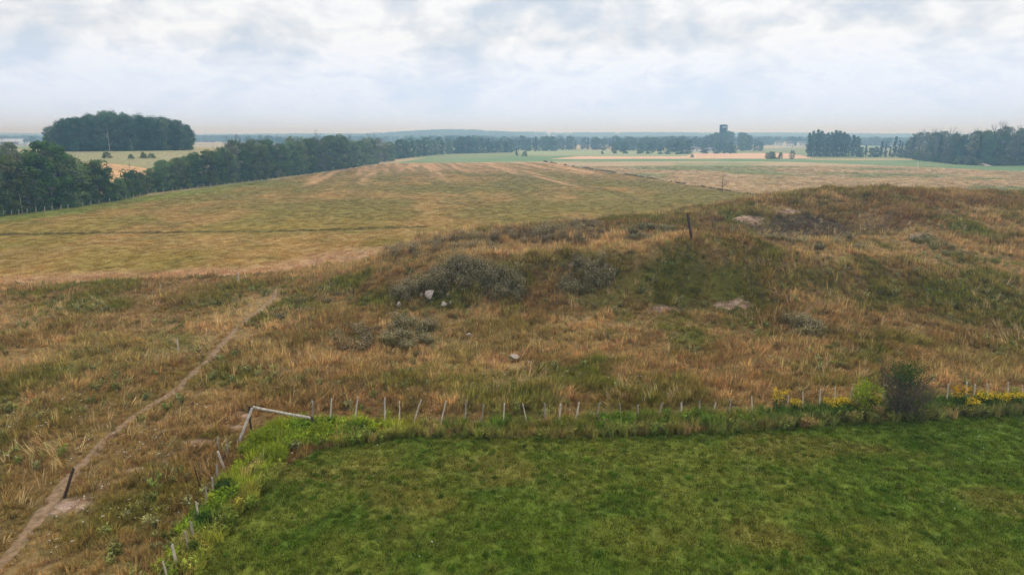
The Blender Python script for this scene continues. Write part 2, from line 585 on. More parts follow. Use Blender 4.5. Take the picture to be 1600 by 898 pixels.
def mat_solid(name, color, rough=0.85, var=0.3, scale=6.0, stretch=(1, 1, 1), metal=0.0, bump=0.3, color2=None):
    m, nd, lk = new_mat(name)
    tc = N(nd, 'ShaderNodeTexCoord')
    mp = N(nd, 'ShaderNodeMapping')
    mp.inputs['Scale'].default_value = stretch
    lk.new(tc.outputs['Object'], mp.inputs[0])
    n = N(nd, 'ShaderNodeTexNoise')
    n.inputs['Scale'].default_value = scale
    n.inputs['Detail'].default_value = 6
    n.inputs['Roughness'].default_value = 0.65
    lk.new(mp.outputs[0], n.inputs[0])
    mx = N(nd, 'ShaderNodeMix', data_type='RGBA')
    c2 = color2 if color2 is not None else np.array(color) * (1 - var)
    mx.inputs[6].default_value = (*np.array(color) * (1 + var * 0.4), 1)
    mx.inputs[7].default_value = (*c2, 1)
    lk.new(maprange(nd, lk, n.outputs[0], 0.35, 0.65, 0, 1), mx.inputs[0])
    bs = N(nd, 'ShaderNodeBsdfPrincipled')
    bs.inputs['Roughness'].default_value = rough
    bs.inputs['Metallic'].default_value = metal
    bs.inputs['Specular IOR Level'].default_value = 0.25
    lk.new(mx.outputs[2], bs.inputs['Base Color'])
    bp = N(nd, 'ShaderNodeBump')
    bp.inputs['Strength'].default_value = bump
    bp.inputs['Distance'].default_value = 0.03
    lk.new(n.outputs[0], bp.inputs['Height'])
    lk.new(bp.outputs[0], bs.inputs['Normal'])
    out = N(nd, 'ShaderNodeOutputMaterial')
    lk.new(bs.outputs[0], out.inputs[0])
    return m


M = {
    'ground': mat_ground(),
    'blade': mat_plant('grass_blade', var=0.8),
    'flower': mat_plant('petal', 'fix', lin(226, 224, 208), var=0.15, trans=0.3),
    'stem': mat_plant('weed_stem', 'fix', lin(112, 106, 70), var=0.5),
    'sage': mat_plant('weed_leaf', 'vert', var=0.5),
    'pale': mat_plant('seed_head', 'fix', lin(200, 188, 158), var=0.35),
    'gold': mat_plant('goldenrod_flower', 'fix', lin(228, 196, 48), var=0.3),
    'amber': mat_plant('amber_flower', 'fix', lin(232, 176, 40), var=0.3),
    'weedgreen': mat_plant('bright_weed_leaf', 'fix', lin(138, 152, 46), var=0.55),
    'darkweed': mat_plant('dark_weed_leaf', 'fix', lin(66, 92, 40), var=0.55),
    'leaf': mat_plant('tree_leaf', 'fix', lin(92, 114, 52), var=0.7, objvar=1.2, trans=0.35),
    'leafdark': mat_plant('oak_leaf', 'fix', lin(62, 92, 50), var=0.9, objvar=0.9),
    'leafgrey': mat_plant('grey_leaf', 'fix', lin(112, 116, 84), var=0.5, objvar=1.0),
    'needle': mat_plant('needle', 'fix', lin(40, 66, 44), var=0.5, objvar=0.7, trans=0.15),
    'twig': mat_solid('twig_bark', lin(104, 90, 80), scale=20),
    'bark': mat_solid('bark', lin(84, 74, 64), scale=9, stretch=(1, 1, .2)),
    'birch': mat_solid('pale_bark', lin(190, 184, 174), scale=5, stretch=(1, 1, .4)),
    'stake': mat_solid('weathered_stake', lin(216, 202, 182), scale=14, stretch=(1, 1, .12), var=0.45),
    'greystake': mat_solid('grey_stake', lin(172, 160, 142), scale=14, stretch=(1, 1, .12), var=0.5),
    'oldpost': mat_solid('old_dark_post', lin(84, 70, 60), scale=12, stretch=(1, 1, .12), var=0.5),
    'rail': mat_solid('pale_rail', lin(206, 196, 180), scale=6, stretch=(1, 1, 1), var=0.5),
    'wire': mat_solid('rusty_wire', lin(110, 96, 84), rough=0.6, metal=0.6),
    'iron': mat_solid('rusty_iron', lin(74, 52, 42), rough=0.7, metal=0.3),
    'stone': mat_solid('limestone', lin(188, 174, 160), scale=3, var=0.35, bump=0.5),
    'sand': mat_solid('sand', lin(232, 214, 196), scale=2, var=0.2),
    'gravel': mat_solid('gravel_stone', lin(214, 190, 172), scale=3, var=0.3),
    'silo': mat_solid('blue_silo_steel', lin(40, 58, 84), rough=0.45, scale=0.6, var=0.2, bump=0),
    'silotop': mat_solid('silo_cap_steel', lin(30, 40, 56), rough=0.5, scale=1, bump=0),
    'white': mat_solid('white_siding', lin(238, 238, 234), scale=0.4, stretch=(.3, .3, 4), var=0.1, bump=0),
    'roof': mat_solid('grey_shingle', lin(120, 122, 128), scale=1, var=0.2, bump=0.1),
    'tin': mat_solid('tin_roof', lin(206, 214, 222), rough=0.4, scale=.5, var=0.12, bump=0),
    'redwood': mat_solid('barn_board', lin(130, 96, 84), scale=1, stretch=(4, 4, .3), var=0.25),
    'glass': mat_solid('window_glass', lin(50, 58, 66), rough=0.1, scale=1, var=0.1, bump=0),
    'path': mat_solid('trodden_dirt', lin(154, 126, 98), scale=3.0, var=0.35, bump=0.6, color2=lin(116, 94, 64)),
}


# ------------------------------------------------------------------ object helpers
def link(o, parent=None):
    C.objects.link(o)
    if parent is not None:
        o.parent = parent
    return o


def tag(o, label=None, cat=None, group=None, kind=None):
    for k, v in (('label', label), ('category', cat), ('group', group), ('kind', kind)):
        if v:
            o[k] = v
    return o


def empty(name, loc, rz=0.0):
    o = bpy.data.objects.new(name, None)
    o.empty_display_size = 0.3
    o.location = loc
    o.rotation_euler = (0, 0, rz)
    return link(o)


def add_attr(me, name, typ, dom, data):
    a = me.attributes.new(name, typ, dom)
    a.data.foreach_set('color' if 'COLOR' in typ else ('vector' if 'VECTOR' in typ else 'value'), np.ascontiguousarray(data).ravel())


class MB:
    """collects triangles and quads with a per-vertex shade value and colour"""

    def __init__(s):
        s.v, s.f, s.b, s.c, s.n = [], [], [], [], 0

    def add(s, verts, faces, bv=0.5, col=None):
        verts = np.asarray(verts, float)
        s.v.append(verts)
        s.f.extend([tuple(i + s.n for i in f) for f in faces])
        s.b.append(np.full(len(verts), bv))
        s.c.append(np.tile(np.r_[col if col is not None else (1, 1, 1), 1.0], (len(verts), 1)))
        s.n += len(verts)

    def tube(s, pts, rad, sides=6, bv=0.5, cap=True):
        pts = np.asarray(pts, float)
        rings = []
        for i, p in enumerate(pts):
            d = pts[min(i + 1, len(pts) - 1)] - pts[max(i - 1, 0)]
            d = d / (np.linalg.norm(d) + 1e-9)
            a = np.cross(d, (0.3, 0.9, 0.2))
            a /= np.linalg.norm(a) + 1e-9
            b = np.cross(d, a)
            th = np.linspace(0, 2 * np.pi, sides, endpoint=False)
            rings.append(p + rad[i] * (np.cos(th)[:, None] * a + np.sin(th)[:, None] * b))
        f = []
        for i in range(len(pts) - 1):
            for k in range(sides):
                k2 = (k + 1) % sides
                f.append((i * sides + k, i * sides + k2, (i + 1) * sides + k2, (i + 1) * sides + k))
        if cap:
            f.append(tuple(range((len(pts) - 1) * sides, len(pts) * sides)))
            f.append(tuple(reversed(range(sides))))
        s.add(np.concatenate(rings), f, bv)

    def box(s, lo, hi, bv=0.5):
        x0, y0, z0 = lo
        x1, y1, z1 = hi
        s.add([(x0, y0, z0), (x1, y0, z0), (x1, y1, z0), (x0, y1, z0), (x0, y0, z1), (x1, y0, z1), (x1, y1, z1), (x0, y1, z1)],
              [(3, 2, 1, 0), (4, 5, 6, 7), (0, 1, 5, 4), (1, 2, 6, 5), (2, 3, 7, 6), (3, 0, 4, 7)], bv)

    def many(s, V, faces, bv, col=None):
        """V (n, k, 3): n alike pieces of k vertices, faces given for one piece"""
        n, k = V.shape[:2]
        s.v.append(V.reshape(-1, 3))
        st = (np.arange(n) * k + s.n)
        for f in faces:
            s.f.extend(map(tuple, (st[:, None] + np.array(f)).tolist()))
        s.b.append(np.repeat(bv, k))
        c = np.ones((n, 3)) if col is None else np.broadcast_to(col, (n, 3))
        s.c.append(np.repeat(np.c_[c, np.ones(n)], k, 0))
        s.n += n * k

    def blades(s, p0, az, ln, w, lean, bend, bv, col=None):
        """ribbons of two segments, wide low down and pointed"""
        p0 = np.atleast_2d(np.asarray(p0, float))
        n = len(p0)
        az, ln, w, lean, bend, bv = (np.broadcast_to(np.asarray(q, float), (n,)) for q in (az, ln, w, lean, bend, bv))
        d = np.stack([np.cos(az), np.sin(az), 0 * az], -1)
        a2 = az + R.uniform(-.9, .9, n)
        sd = np.stack([-np.sin(a2), np.cos(a2), 0 * a2], -1) * w[:, None]
        up = np.array([0, 0, 1.0])
        p1 = p0 + (ln * .55)[:, None] * (d * np.sin(lean)[:, None] + up * np.cos(lean)[:, None])
        p2 = p1 + (ln * .45)[:, None] * (d * np.sin(lean + bend)[:, None] + up * np.cos(lean + bend)[:, None])
        s.many(np.stack([p0 - sd / 2, p0 + sd / 2, p1 + sd * .42, p1 - sd * .42, p2], 1), [(0, 1, 2, 3), (3, 2, 4)], bv, col)

    def leaves(s, p, size, nrm, bv, col=None):
        n = len(p)
        nrm = nrm / (np.linalg.norm(nrm, axis=1)[:, None] + 1e-9)
        a = np.cross(nrm, R.normal(size=(n, 3)))
        a /= np.linalg.norm(a, axis=1)[:, None] + 1e-9
        b = np.cross(nrm, a)
        z = np.broadcast_to(size, (n,))[:, None]
        s.many(np.stack([p - a * z * .5, p + b * z * .36, p + a * z * .5, p - b * z * .36], 1), [(0, 1, 2, 3)], np.broadcast_to(bv, (n,)), col)

    def mesh(s, name, mat, smooth=False):
        me = bpy.data.meshes.new(name)
        me.from_pydata(np.concatenate(s.v).tolist(), [], s.f)
        add_attr(me, 'bv', 'FLOAT', 'POINT', np.concatenate(s.b))
        add_attr(me, 'col', 'FLOAT_COLOR', 'POINT', np.concatenate(s.c))
        me.materials.append(mat)
        if smooth:
            me.polygons.foreach_set('use_smooth', np.ones(len(me.polygons), bool))
        return me

    def build(s, name, mat, parent=None, smooth=False):
        return link(bpy.data.objects.new(name, s.mesh(name, mat, smooth)), parent)


# ------------------------------------------------------------------ the ground, one sheet cut along the field edges
def axis(segs):
    out = [segs[0][0]]
    for a, b, s0, s1 in segs:
        v = a
        while v < b - 1e-6:
            t = (v - a) / (b - a)
            v += s0 + (s1 - s0) * t
            out.append(min(v, b))
    return np.unique(np.round(out, 4))


gx_r = axis([(0, 78, .42, .42), (78, 150, .8, 1.2), (150, 420, 1.5, 4), (420, 4600, 6, 260)])
gx_l = axis([(0, 60, .42, .42), (60, 140, .8, 1.2), (140, 420, 1.5, 4), (420, 4600, 6, 260)])
gx = np.concatenate([-gx_l[::-1], gx_r[1:]])
gy = axis([(-90, 16, 12, 2), (16, 128, .42, .42), (128, 300, .8, 2.5), (300, 760, 2.5, 7), (760, 4300, 8, 90)])
GX, GY = np.meshgrid(gx, gy)
GZ = height(GX, GY)
nx, ny = len(gx), len(gy)
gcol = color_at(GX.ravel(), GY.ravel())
cx, cy = (GX[:-1, :-1] + GX[1:, 1:]) / 2, (GY[:-1, :-1] + GY[1:, 1:]) / 2
gz = zones(cx.ravel(), cy.ravel())
ii = np.arange(nx * ny).reshape(ny, nx)
quads = np.stack([ii[:-1, :-1], ii[:-1, 1:], ii[1:, 1:], ii[1:, :-1]], -1).reshape(-1, 4)
gv = np.stack([GX, GY, GZ], -1).reshape(-1, 3)
for i, nm in enumerate(('ground', 'pasture', 'hay_field', 'bean_field', 'crop_field', 'stubble_field', 'pale_field', 'golden_stubble_field', 'hillside_meadow')):
    q = quads[gz == i]
    if not len(q):
        continue
    used, inv = np.unique(q, return_inverse=True)
    me = bpy.data.meshes.new(nm)
    nq = len(q)
    me.vertices.add(len(used))
    me.vertices.foreach_set('co', gv[used].ravel())
    me.loops.add(nq * 4)
    me.loops.foreach_set('vertex_index', inv.ravel().astype(np.int32))
    me.polygons.add(nq)
    me.polygons.foreach_set('loop_start', np.arange(nq, dtype=np.int32) * 4)
    me.update(calc_edges=True)
    me.polygons.foreach_set('use_smooth', np.ones(nq, bool))
    add_attr(me, 'col', 'FLOAT_COLOR', 'POINT', np.c_[gcol[used], np.ones(len(used))])
    me.materials.append(M['ground'])
    tag(link(bpy.data.objects.new(nm, me)), kind='structure')


# trodden path
def ribbon(name, pts, width, mat, up):
    pts = np.array(pts)
    seg = np.r_[0, np.cumsum(np.hypot(*np.diff(pts, axis=0).T))]
    t = np.arange(0, seg[-1], 0.3)
    x, y = np.interp(t, seg, pts[:, 0]), np.interp(t, seg, pts[:, 1])
    for _ in range(6):
        x[1:-1] = (x[:-2] + x[1:-1] * 2 + x[2:]) / 4
        y[1:-1] = (y[:-2] + y[1:-1] * 2 + y[2:]) / 4
    x += (fbm(t, t * 0, 2.2, 101, 2) - .5) * 0.35
    tx, ty = np.gradient(x), np.gradient(y)
    ln = np.hypot(tx, ty)
    px_, py_ = -ty / ln, tx / ln
    b = MB()
    rows = []
    for k in np.linspace(-1, 1, 6):
        w = width * sstep(-1, 9, t) * (0.75 + 0.7 * fbm(t, t * 0 + 5 + (k > 0) * 9, 1.4, 102, 3)) / 2
        a, c = x + px_ * k * w, y + py_ * k * w
        rows.append(np.stack([a, c, height(a, c) + up - 0.05 * abs(k) ** 3], -1))
    V = np.stack(rows, 1)
    n, m = V.shape[:2]
    b.add(V.reshape(-1, 3), [(i * m + j, i * m + j + 1, (i + 1) * m + j + 1, (i + 1) * m + j) for i in range(n - 1) for j in range(m - 1)])
    return b.build(name, mat, smooth=True)


tag(ribbon('dirt_path', PATH, 0.56, M['path'], 0.06), kind='structure')

# ------------------------------------------------------------------ scattered plants (stuff): prototypes and scatterer
PROTO = {}


def proto_set(key, meshes):
    col = bpy.data.collections.new('plants_' + key)
    for i, me in enumerate(meshes):
        col.objects.link(bpy.data.objects.new('%s_form_%02d' % (key, i), me))
    PROTO[key] = (col, len(meshes))


def scatter(name, key, x, y, tint, scale, rz, tilt, label=None, cat=None, dz=0.0, zs=None):
    n = len(x)
    col, k = PROTO[key]
    me = bpy.data.meshes.new(name)
    me.vertices.add(n)
    z = height(x, y) - dz
    me.vertices.foreach_set('co', np.stack([x, y, z], -1).ravel())
    sc = np.stack([scale, scale, scale * (zs if zs is not None else 1.0)], -1)
    add_attr(me, 'tint', 'FLOAT_COLOR', 'POINT', np.c_[tint, np.ones(n)])
    add_attr(me, 'scl', 'FLOAT_VECTOR', 'POINT', sc)
    add_attr(me, 'rot', 'FLOAT_VECTOR', 'POINT', np.stack([tilt, np.zeros(n), rz], -1))
    add_attr(me, 'idx', 'INT', 'POINT', R.integers(0, k, n).astype(np.int32))
    o = link(bpy.data.objects.new(name, me))
    ng = bpy.data.node_groups.new(name + '_scatter', 'GeometryNodeTree')
    ng.interface.new_socket('Geometry', in_out='INPUT', socket_type='NodeSocketGeometry')
    ng.interface.new_socket('Geometry', in_out='OUTPUT', socket_type='NodeSocketGeometry')
    nd, lk = ng.nodes, ng.links
    gi, go = nd.new('NodeGroupInput'), nd.new('NodeGroupOutput')
    ci = nd.new('GeometryNodeCollectionInfo')
    ci.inputs['Collection'].default_value = col
    ci.inputs['Separate Children'].default_value = True
    ci.inputs['Reset Children'].default_value = True
    ip = nd.new('GeometryNodeInstanceOnPoints')
    ip.inputs['Pick Instance'].default_value = True

    def named(nm, typ):
        a = nd.new('GeometryNodeInputNamedAttribute')
        a.data_type = typ
        a.inputs['Name'].default_value = nm
        return next(s for s in a.outputs if s.enabled and s.name == 'Attribute')
    lk.new(gi.outputs[0], ip.inputs['Points'])
    lk.new(ci.outputs[0], ip.inputs['Instance'])
    lk.new(named('idx', 'INT'), ip.inputs['Instance Index'])
    lk.new(named('rot', 'FLOAT_VECTOR'), ip.inputs['Rotation'])
    lk.new(named('scl', 'FLOAT_VECTOR'), ip.inputs['Scale'])
    lk.new(ip.outputs[0], go.inputs[0])
    md = o.modifiers.new('scatter', 'NODES')
    md.node_group = ng
    return tag(o, label, cat, kind='stuff')


def tuft(nb, rad, ln, w, lean, bend, var=0.35):
    b = MB()
    az = R.uniform(0, 6.283, nb)
    r = rad * np.sqrt(R.random(nb))
    b.blades(np.stack([r * np.cos(az), r * np.sin(az), np.full(nb, -.03)], -1), az + R.normal(0, .5, nb), ln * R.uniform(1 - var, 1 + var, nb), w * R.uniform(.7, 1.3, nb),
             np.abs(R.normal(lean, .18, nb)), np.abs(R.normal(bend, .3, nb)), R.random(nb))
    return b


proto_set('turf', [tuft(24, .17, .11, .024, .45, .5, .5).mesh('turf', M['blade']) for _ in range(4)])
proto_set('clump', [tuft(60, .16, .24, .02, .35, .6).mesh('clump', M['blade']) for _ in range(3)])
proto_set('rough', [tuft(34, .24, L, .028, le, be).mesh('rough', M['blade']) for L, le, be in ((.5, .25, .5), (.62, .3, .7), (.42, .45, .8), (.7, .2, .45), (.34, .6, .6))])
proto_set('hay', [tuft(60, .75, L, .03, .4, .5).mesh('hay', M['blade']) for L in (.16, .2, .25, .3)])
proto_set('stalk', [tuft(13, .16, L, .02, .2, .45).mesh('stalk', M['blade']) for L in (.7, .9, 1.05)])
proto_set('tall', [tuft(50, .22, L, .03, .2, .5).mesh('tall', M['blade']) for L in (.7, .85, .6)])


def stem_set(n, rad, h, flare, seed_z=None):
    """foot and top points of n stems standing in a round patch"""
    az = R.uniform(0, 6.283, n)
    r = rad * np.sqrt(R.random(n))
    base = np.stack([r * np.cos(az), r * np.sin(az), np.full(n, -.03)], -1)
    hh = h * R.uniform(.7, 1.1, n)
    top = base + np.stack([np.cos(az) * flare * hh, np.sin(az) * flare * hh, hh], -1)
    return base, top, az


def leafy(b, base, top, per, size, wfrac, lo=.1, hi=1.0, col=None, lean=(.5, 1.0)):
    n = len(base) * per
    t = R.uniform(lo, hi, n)
    bb, tt = np.repeat(base, per, 0), np.repeat(top, per, 0)
    c = None if col is None else np.repeat(col, per, 0)
    b.blades(bb + (tt - bb) * t[:, None], R.uniform(0, 6.283, n), size * R.uniform(.6, 1.2, n) * (1.15 - .5 * t), size * wfrac, R.uniform(*lean, n), R.uniform(.2, .9, n), R.random(n), c)


def straight(b, base, top, w, bv=.4, col=None):
    v = top - base
    ln = np.linalg.norm(v, axis=1)
    b.blades(base, np.arctan2(v[:, 1], v[:, 0]), ln, w, np.arccos(np.clip(v[:, 2] / ln, -1, 1)), 0.03, bv, col)


def herb(nst, h, rad, leafsize, nleaf):
    """leafy weed: thin stems carrying many pointed leaves"""
    b = MB()
    base, top, az = stem_set(nst, rad, h, .18)
    straight(b, base, top, .018)
    leafy(b, base, top, nleaf, leafsize, .28)
    return b


proto_set('herb', [herb(7, .6, .2, .26, 12).mesh('herb', M['blade']) for _ in range(3)])


def umbel(h):
    f = MB()
    for _ in range(3):
        x, y, z, r = random.gauss(0, .08), random.gauss(0, .08), h * random.uniform(.8, 1.0), random.uniform(.03, .055)
        th = np.linspace(0, 6.283, 7)[:-1]
        f.add(np.r_[[(x, y, z + r * .3)], np.c_[x + r * np.cos(th), y + r * np.sin(th), z + 0 * th]], [(0, i + 1, (i + 1) % 6 + 1) for i in range(6)], random.random())
    return f


proto_set('umbel', [umbel(h).mesh('umbel', M['flower']) for h in (.45, .6, .35)])


def stonemesh(seed, sub=1, rough=.3):
    import bmesh
    bm = bmesh.new()
    bmesh.ops.create_icosphere(bm, subdivisions=sub, radius=1)
    rr = np.random.default_rng(seed)
    dirs = rr.normal(size=(7, 3))
    dirs /= np.linalg.norm(dirs, axis=1)[:, None]
    cut = rr.uniform(.3, .7, 7)
    for v in bm.verts:
        p = np.array(v.co)
        for d, c in zip(dirs, cut):
            e = p @ d - c
            if e > 0:
                p = p - d * e
        v.co = p * (1 + rr.normal(0, .03 * rough / .3))
    me = bpy.data.meshes.new('stone')
    bm.to_mesh(me)
    bm.free()
    return me


gs = []
for i in range(4):
    me = stonemesh(300 + i)
    me.materials.append(M['gravel'])
    gs.append(me)
proto_set('gravel', gs)


def frustum_pts(y0, y1, dens0, yref, power, margin=1.12, extra=3.0, xmin=-1e9):
    """random ground points of falling density inside the piece of country in view"""
    out = []
    y = y0
    while y < y1:
        st = max(1.0, y * .02)
        hw = (0.75 * (y + st) * 1.02 + 2) * margin + extra
        d = dens0 * (yref / max(y, yref)) ** power
        n = R.poisson(2 * hw * st * d)
        out.append(np.c_[R.uniform(-hw, hw, n), R.uniform(y, y + st, n)])
        y += st
    p = np.concatenate(out)
    return p[p[:, 0] > xmin]


def jit(c, amt=.12):
    n = len(c)
    return c * np.clip(1 + R.normal(0, amt, (n, 1)) + R.normal(0, amt * .25, (n, 3)), .4, 1.8)


PD = lambda x, y: dist_line(x, y, PATH)
FD = lambda x, y: np.minimum(dist_line(x, y, FENCE_A), dist_line(x, y, FENCE_B))

# short pasture grass
p = frustum_pts(20, 56, 30, 34, .4)
zz = zones(p[:, 0], p[:, 1])
p = p[zz == 1]
p = p[R.random(len(p)) > bare_mask(p[:, 0], p[:, 1]) * .9]
x, y = p.T
scatter('pasture_grass', 'turf', x, y, jit(past_col(x, y), .34), R.uniform(.7, 1.3, len(x)), R.uniform(0, 6.28, len(x)), R.normal(0, .08, len(x)), zs=R.uniform(.7, 1.5, len(x)))
q = fbm(x, y, 2.0, 72, 4)
edge = dist_line(x, y, PASTURE[4:18])
keep = R.random(len(x)) < (.22 + sstep(.55, .7, q) * .2 + sstep(2.6, .4, edge) * .3) * .27
x, y = x[keep], y[keep]
scatter('pasture_clumps', 'clump', x, y, jit(mixc(PASTD, lin(112, 114, 46, 1.25), R.random(len(x)) ** 1.3), .25), R.uniform(.3, .95, len(x)), R.uniform(0, 6.28, len(x)), R.normal(0, .1, len(x)))

# rough dry grass on the bank and the slope
p = frustum_pts(20, 150, 15, 46, 1.05)
x, y = p.T
zz = zones(x, y)
h = height(x, y)
keep = (zz == 0) & (PD(x, y) > .05 + R.random(len(x)) * .42) & (R.random(len(x)) > bare_mask(x, y) * .97) & (y < 150)
x, y = x[keep], y[keep]
flow = 6.283 * fbm(x, y, 9, 121, 3) * 1.6
lodge = sstep(.5, .7, fbm(x, y, 5, 122, 3))
tilt = -(.12 + .55 * lodge) * R.uniform(.5, 1.3, len(x))
near_left = sstep(-8, -14, x) * sstep(52, 44, y)
size = (0.5 + .7 * fbm(x, y, 3.5, 123, 3)) * (1 + np.clip((y - 60) / 150, 0, .5)) * (1 - .45 * np.exp(-(PD(x, y) / 2.5) ** 2)) * (1 - .15 * near_left)
size = size * (1 - .5 * sstep(.56, .7, fbm(x, y, 7, 124, 3))) * (.45 + 1.15 * fbm(x, y, 1.2, 125, 2))
fda = dist_line(x, y, FENCE_A)
size = size * (1 - .5 * sstep(3.2, .8, fda) * (x > FENCE_A[0][0] - 1))
size = size * (1 - .55 * sstep(1.3, .5, np.hypot((x - DARKS[0]) / 12.0, (y - DARKS[1]) / 7.0)))
for q in (672, 694, 803, 623, 733):
    s_ = P(q, {672: 473, 694: 482, 803: 568, 623: 482, 733: 531}[q])
    size = size * (1 - .75 * np.exp(-((x - s_[0]) / .9) ** 2 - ((y - s_[1] + .6) / 1.3) ** 2))
scatter('dry_grass', 'rough', x, y, jit(rough_col(x, y), .25), size * R.uniform(.7, 1.25, len(x)), flow + R.normal(0, .7, len(x)), tilt)

# long pale stalks bent over the rough grass
p = frustum_pts(24, 125, 1.1, 46, .9)
x, y = p.T
keep = (zones(x, y) == 0) & (PD(x, y) > .6) & (bare_mask(x, y) < .2) & (fbm(x, y, 5, 126, 3) > .46) & (dist_line(x, y, FENCE_A) > 2)
x, y = x[keep], y[keep]
scatter('bent_stalks', 'stalk', x, y, jit(mixc(STRAW, lin(174, 154, 110, 1.3), R.random(len(x))), .2), R.uniform(.6, 1.25, len(x)), 6.283 * fbm(x, y, 9, 121, 3) * 1.6 + R.normal(0, .5, len(x)), -R.uniform(.2, .95, len(x)))

# cut hay field
p = frustum_pts(70, 470, 2.0, 100, 1.25)
x, y = p.T
keep = zones(x, y) == 2
x, y = x[keep], y[keep]
size = R.uniform(.6, 1.1, len(x)) * (1 + np.clip((y - 120) / 300, 0, .9))
he = np.exp(-(dist_line(x, y, HAYEDGE) / 5) ** 2)
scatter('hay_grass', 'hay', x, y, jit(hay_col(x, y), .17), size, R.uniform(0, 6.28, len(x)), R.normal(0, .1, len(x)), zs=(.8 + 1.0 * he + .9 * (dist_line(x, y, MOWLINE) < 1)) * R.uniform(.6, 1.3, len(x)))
p = frustum_pts(135, 420, .45, 200, 1.2)
x, y = p.T
keep = zones(x, y) == 3
x, y = x[keep], y[keep]
bcol = color_at(x, y, np.full(len(x), 3))
scatter('bean_plants', 'hay', x, y, jit(bcol, .2), R.uniform(1.0, 2.0, len(x)), R.uniform(0, 6.28, len(x)), R.normal(0, .1, len(x)), zs=R.uniform(.8, 1.6, len(x)))

# rank dark grass in the ditch between hay and beans
t = R.random(1500) ** 1.3
yy = 500 - t * 300
xx = np.interp(-yy, [-500, -366, -236, -185], [23.5, 48, 72, 84]) + R.normal(0, .35, 1500)
ok = R.random(1500) < sstep(.36, .6, fbm(yy, yy * 0, 9, 172, 3)) * .8
xx, yy = xx[ok], yy[ok]
scatter('ditch_grass', 'tall', xx, yy, jit(np.tile(lin(104, 90, 56, 1.1), (len(xx), 1)), .3), R.uniform(.35, .9, len(xx)) * (1 + (yy - 200) / 500), R.uniform(0, 6.28, len(xx)), R.normal(0, .1, len(xx)))

# weeds along both fences
p = frustum_pts(20, 56, 16, 46, 0)
x, y = p.T
zz = zones(x, y)
fd = FD(x, y)
inpst = zz == 1
side = (y < np.interp(x, [a for a, b in FENCE_A], [b for a, b in FENCE_A]) + .3) | (x < FENCE_A[0][0] + .6)
pe = dist_line(x, y, PASTURE[:19])
keep = (~inpst | (pe < .4)) & (((fd < 1.0) & side) | ((fd < 3.2) & (pe < 2.6) & side)) & (x > FENCE_B[-1][0] - 1)
lft = dist_line(x, y, FENCE_B)
keep &= ~((lft < 2.5) & (x < np.interp(y, [b for a, b in FENCE_B[::-1]], [a for a, b in FENCE_B[::-1]]) - .3))
x, y, pe2 = x[keep], y[keep], pe[keep]
xr = (x - P(560, 664)[0])
bright = sstep(5.5, 1.5, xr) * sstep(-1, .2, x - np.interp(y, [b for a, b in FENCE_B[::-1]], [a for a, b in FENCE_B[::-1]]))
right = sstep(P(1180, 660)[0] - 1, P(1215, 660)[0] + 1, x)
nn = fbm(x, y, 1.6, 131, 3)
ct = mixc(lin(112, 110, 48, K), lin(92, 112, 38, K), sstep(.36, .56, nn))
ct = mixc(ct, mixc(lin(136, 144, 44, K), lin(100, 120, 36, K), sstep(.4, .6, nn)), bright)
ct = mixc(ct, lin(78, 98, 40, K), right * .85)
ct = mixc(ct, STRAW, sstep(.64, .74, fbm(x, y, 1.2, 132, 3)) * .6)
ct = mixc(ct, STRAW, sstep(.7, .1, pe2) * .25)
a = R.random(len(x)) < .55
scatter('fence_grass', 'tall', x[a], y[a], jit(ct[a], .2), R.uniform(.55, 1.05, a.sum()), R.uniform(0, 6.28, a.sum()), -R.uniform(0, .35, a.sum()))
a = ~a & (R.random(len(x)) < .35 + .6 * bright + .5 * right) & (nn > .42)
scatter('fence_weeds', 'herb', x[a], y[a], jit(ct[a], .2), R.uniform(.7, 1.25, a.sum()), R.uniform(0, 6.28, a.sum()), R.normal(0, .12, a.sum()))

# scattered green weeds and white flowers in the rough grass
p = frustum_pts(22, 110, .7, 46, .8)
x, y = p.T
keep = (zones(x, y) == 0) & (fbm(x, y, 4, 141, 3) + .35 * spots(x, y, GREENSPOTS, 53) > .56) & (PD(x, y) > .6) & (bare_mask(x, y) < .2)
x, y = x[keep], y[keep]
scatter('rough_weeds', 'herb', x, y, jit(mixc(lin(130, 126, 84, K), lin(112, 116, 58, K), R.random(len(x))), .2), R.uniform(.6, 1.15, len(x)), R.uniform(0, 6.28, len(x)), R.normal(0, .15, len(x)))
p = frustum_pts(20, 95, 1.7, 46, .3)
x, y = p.T
cl_ = fbm(x, y, 3.0, 151, 3)
nearleft = (x < -8) & (y < 46)
keep = (zones(x, y) == 0) & (PD(x, y) > .5) & (((cl_ > .66) & (R.random(len(x)) < .8)) | (nearleft & (cl_ > .52) & (R.random(len(x)) < .8)) | (R.random(len(x)) < .015))
x, y = x[keep], y[keep]
scatter('white_wildflowers', 'umbel', x, y, np.ones((len(x), 3)), R.uniform(.45, .95, len(x)), R.uniform(0, 6.28, len(x)), R.normal(0, .2, len(x)))
p = frustum_pts(20, 46, .22, 46, 0)
x, y = p.T
keep = (zones(x, y) == 1) & (fbm(x, y, 4, 161, 2) > .56)
x, y = x[keep], y[keep]
scatter('clover_flowers', 'umbel', x, y, np.ones((len(x), 3)), R.uniform(.35, .55, len(x)), R.uniform(0, 6.28, len(x)), R.normal(0, .2, len(x)), zs=.55)
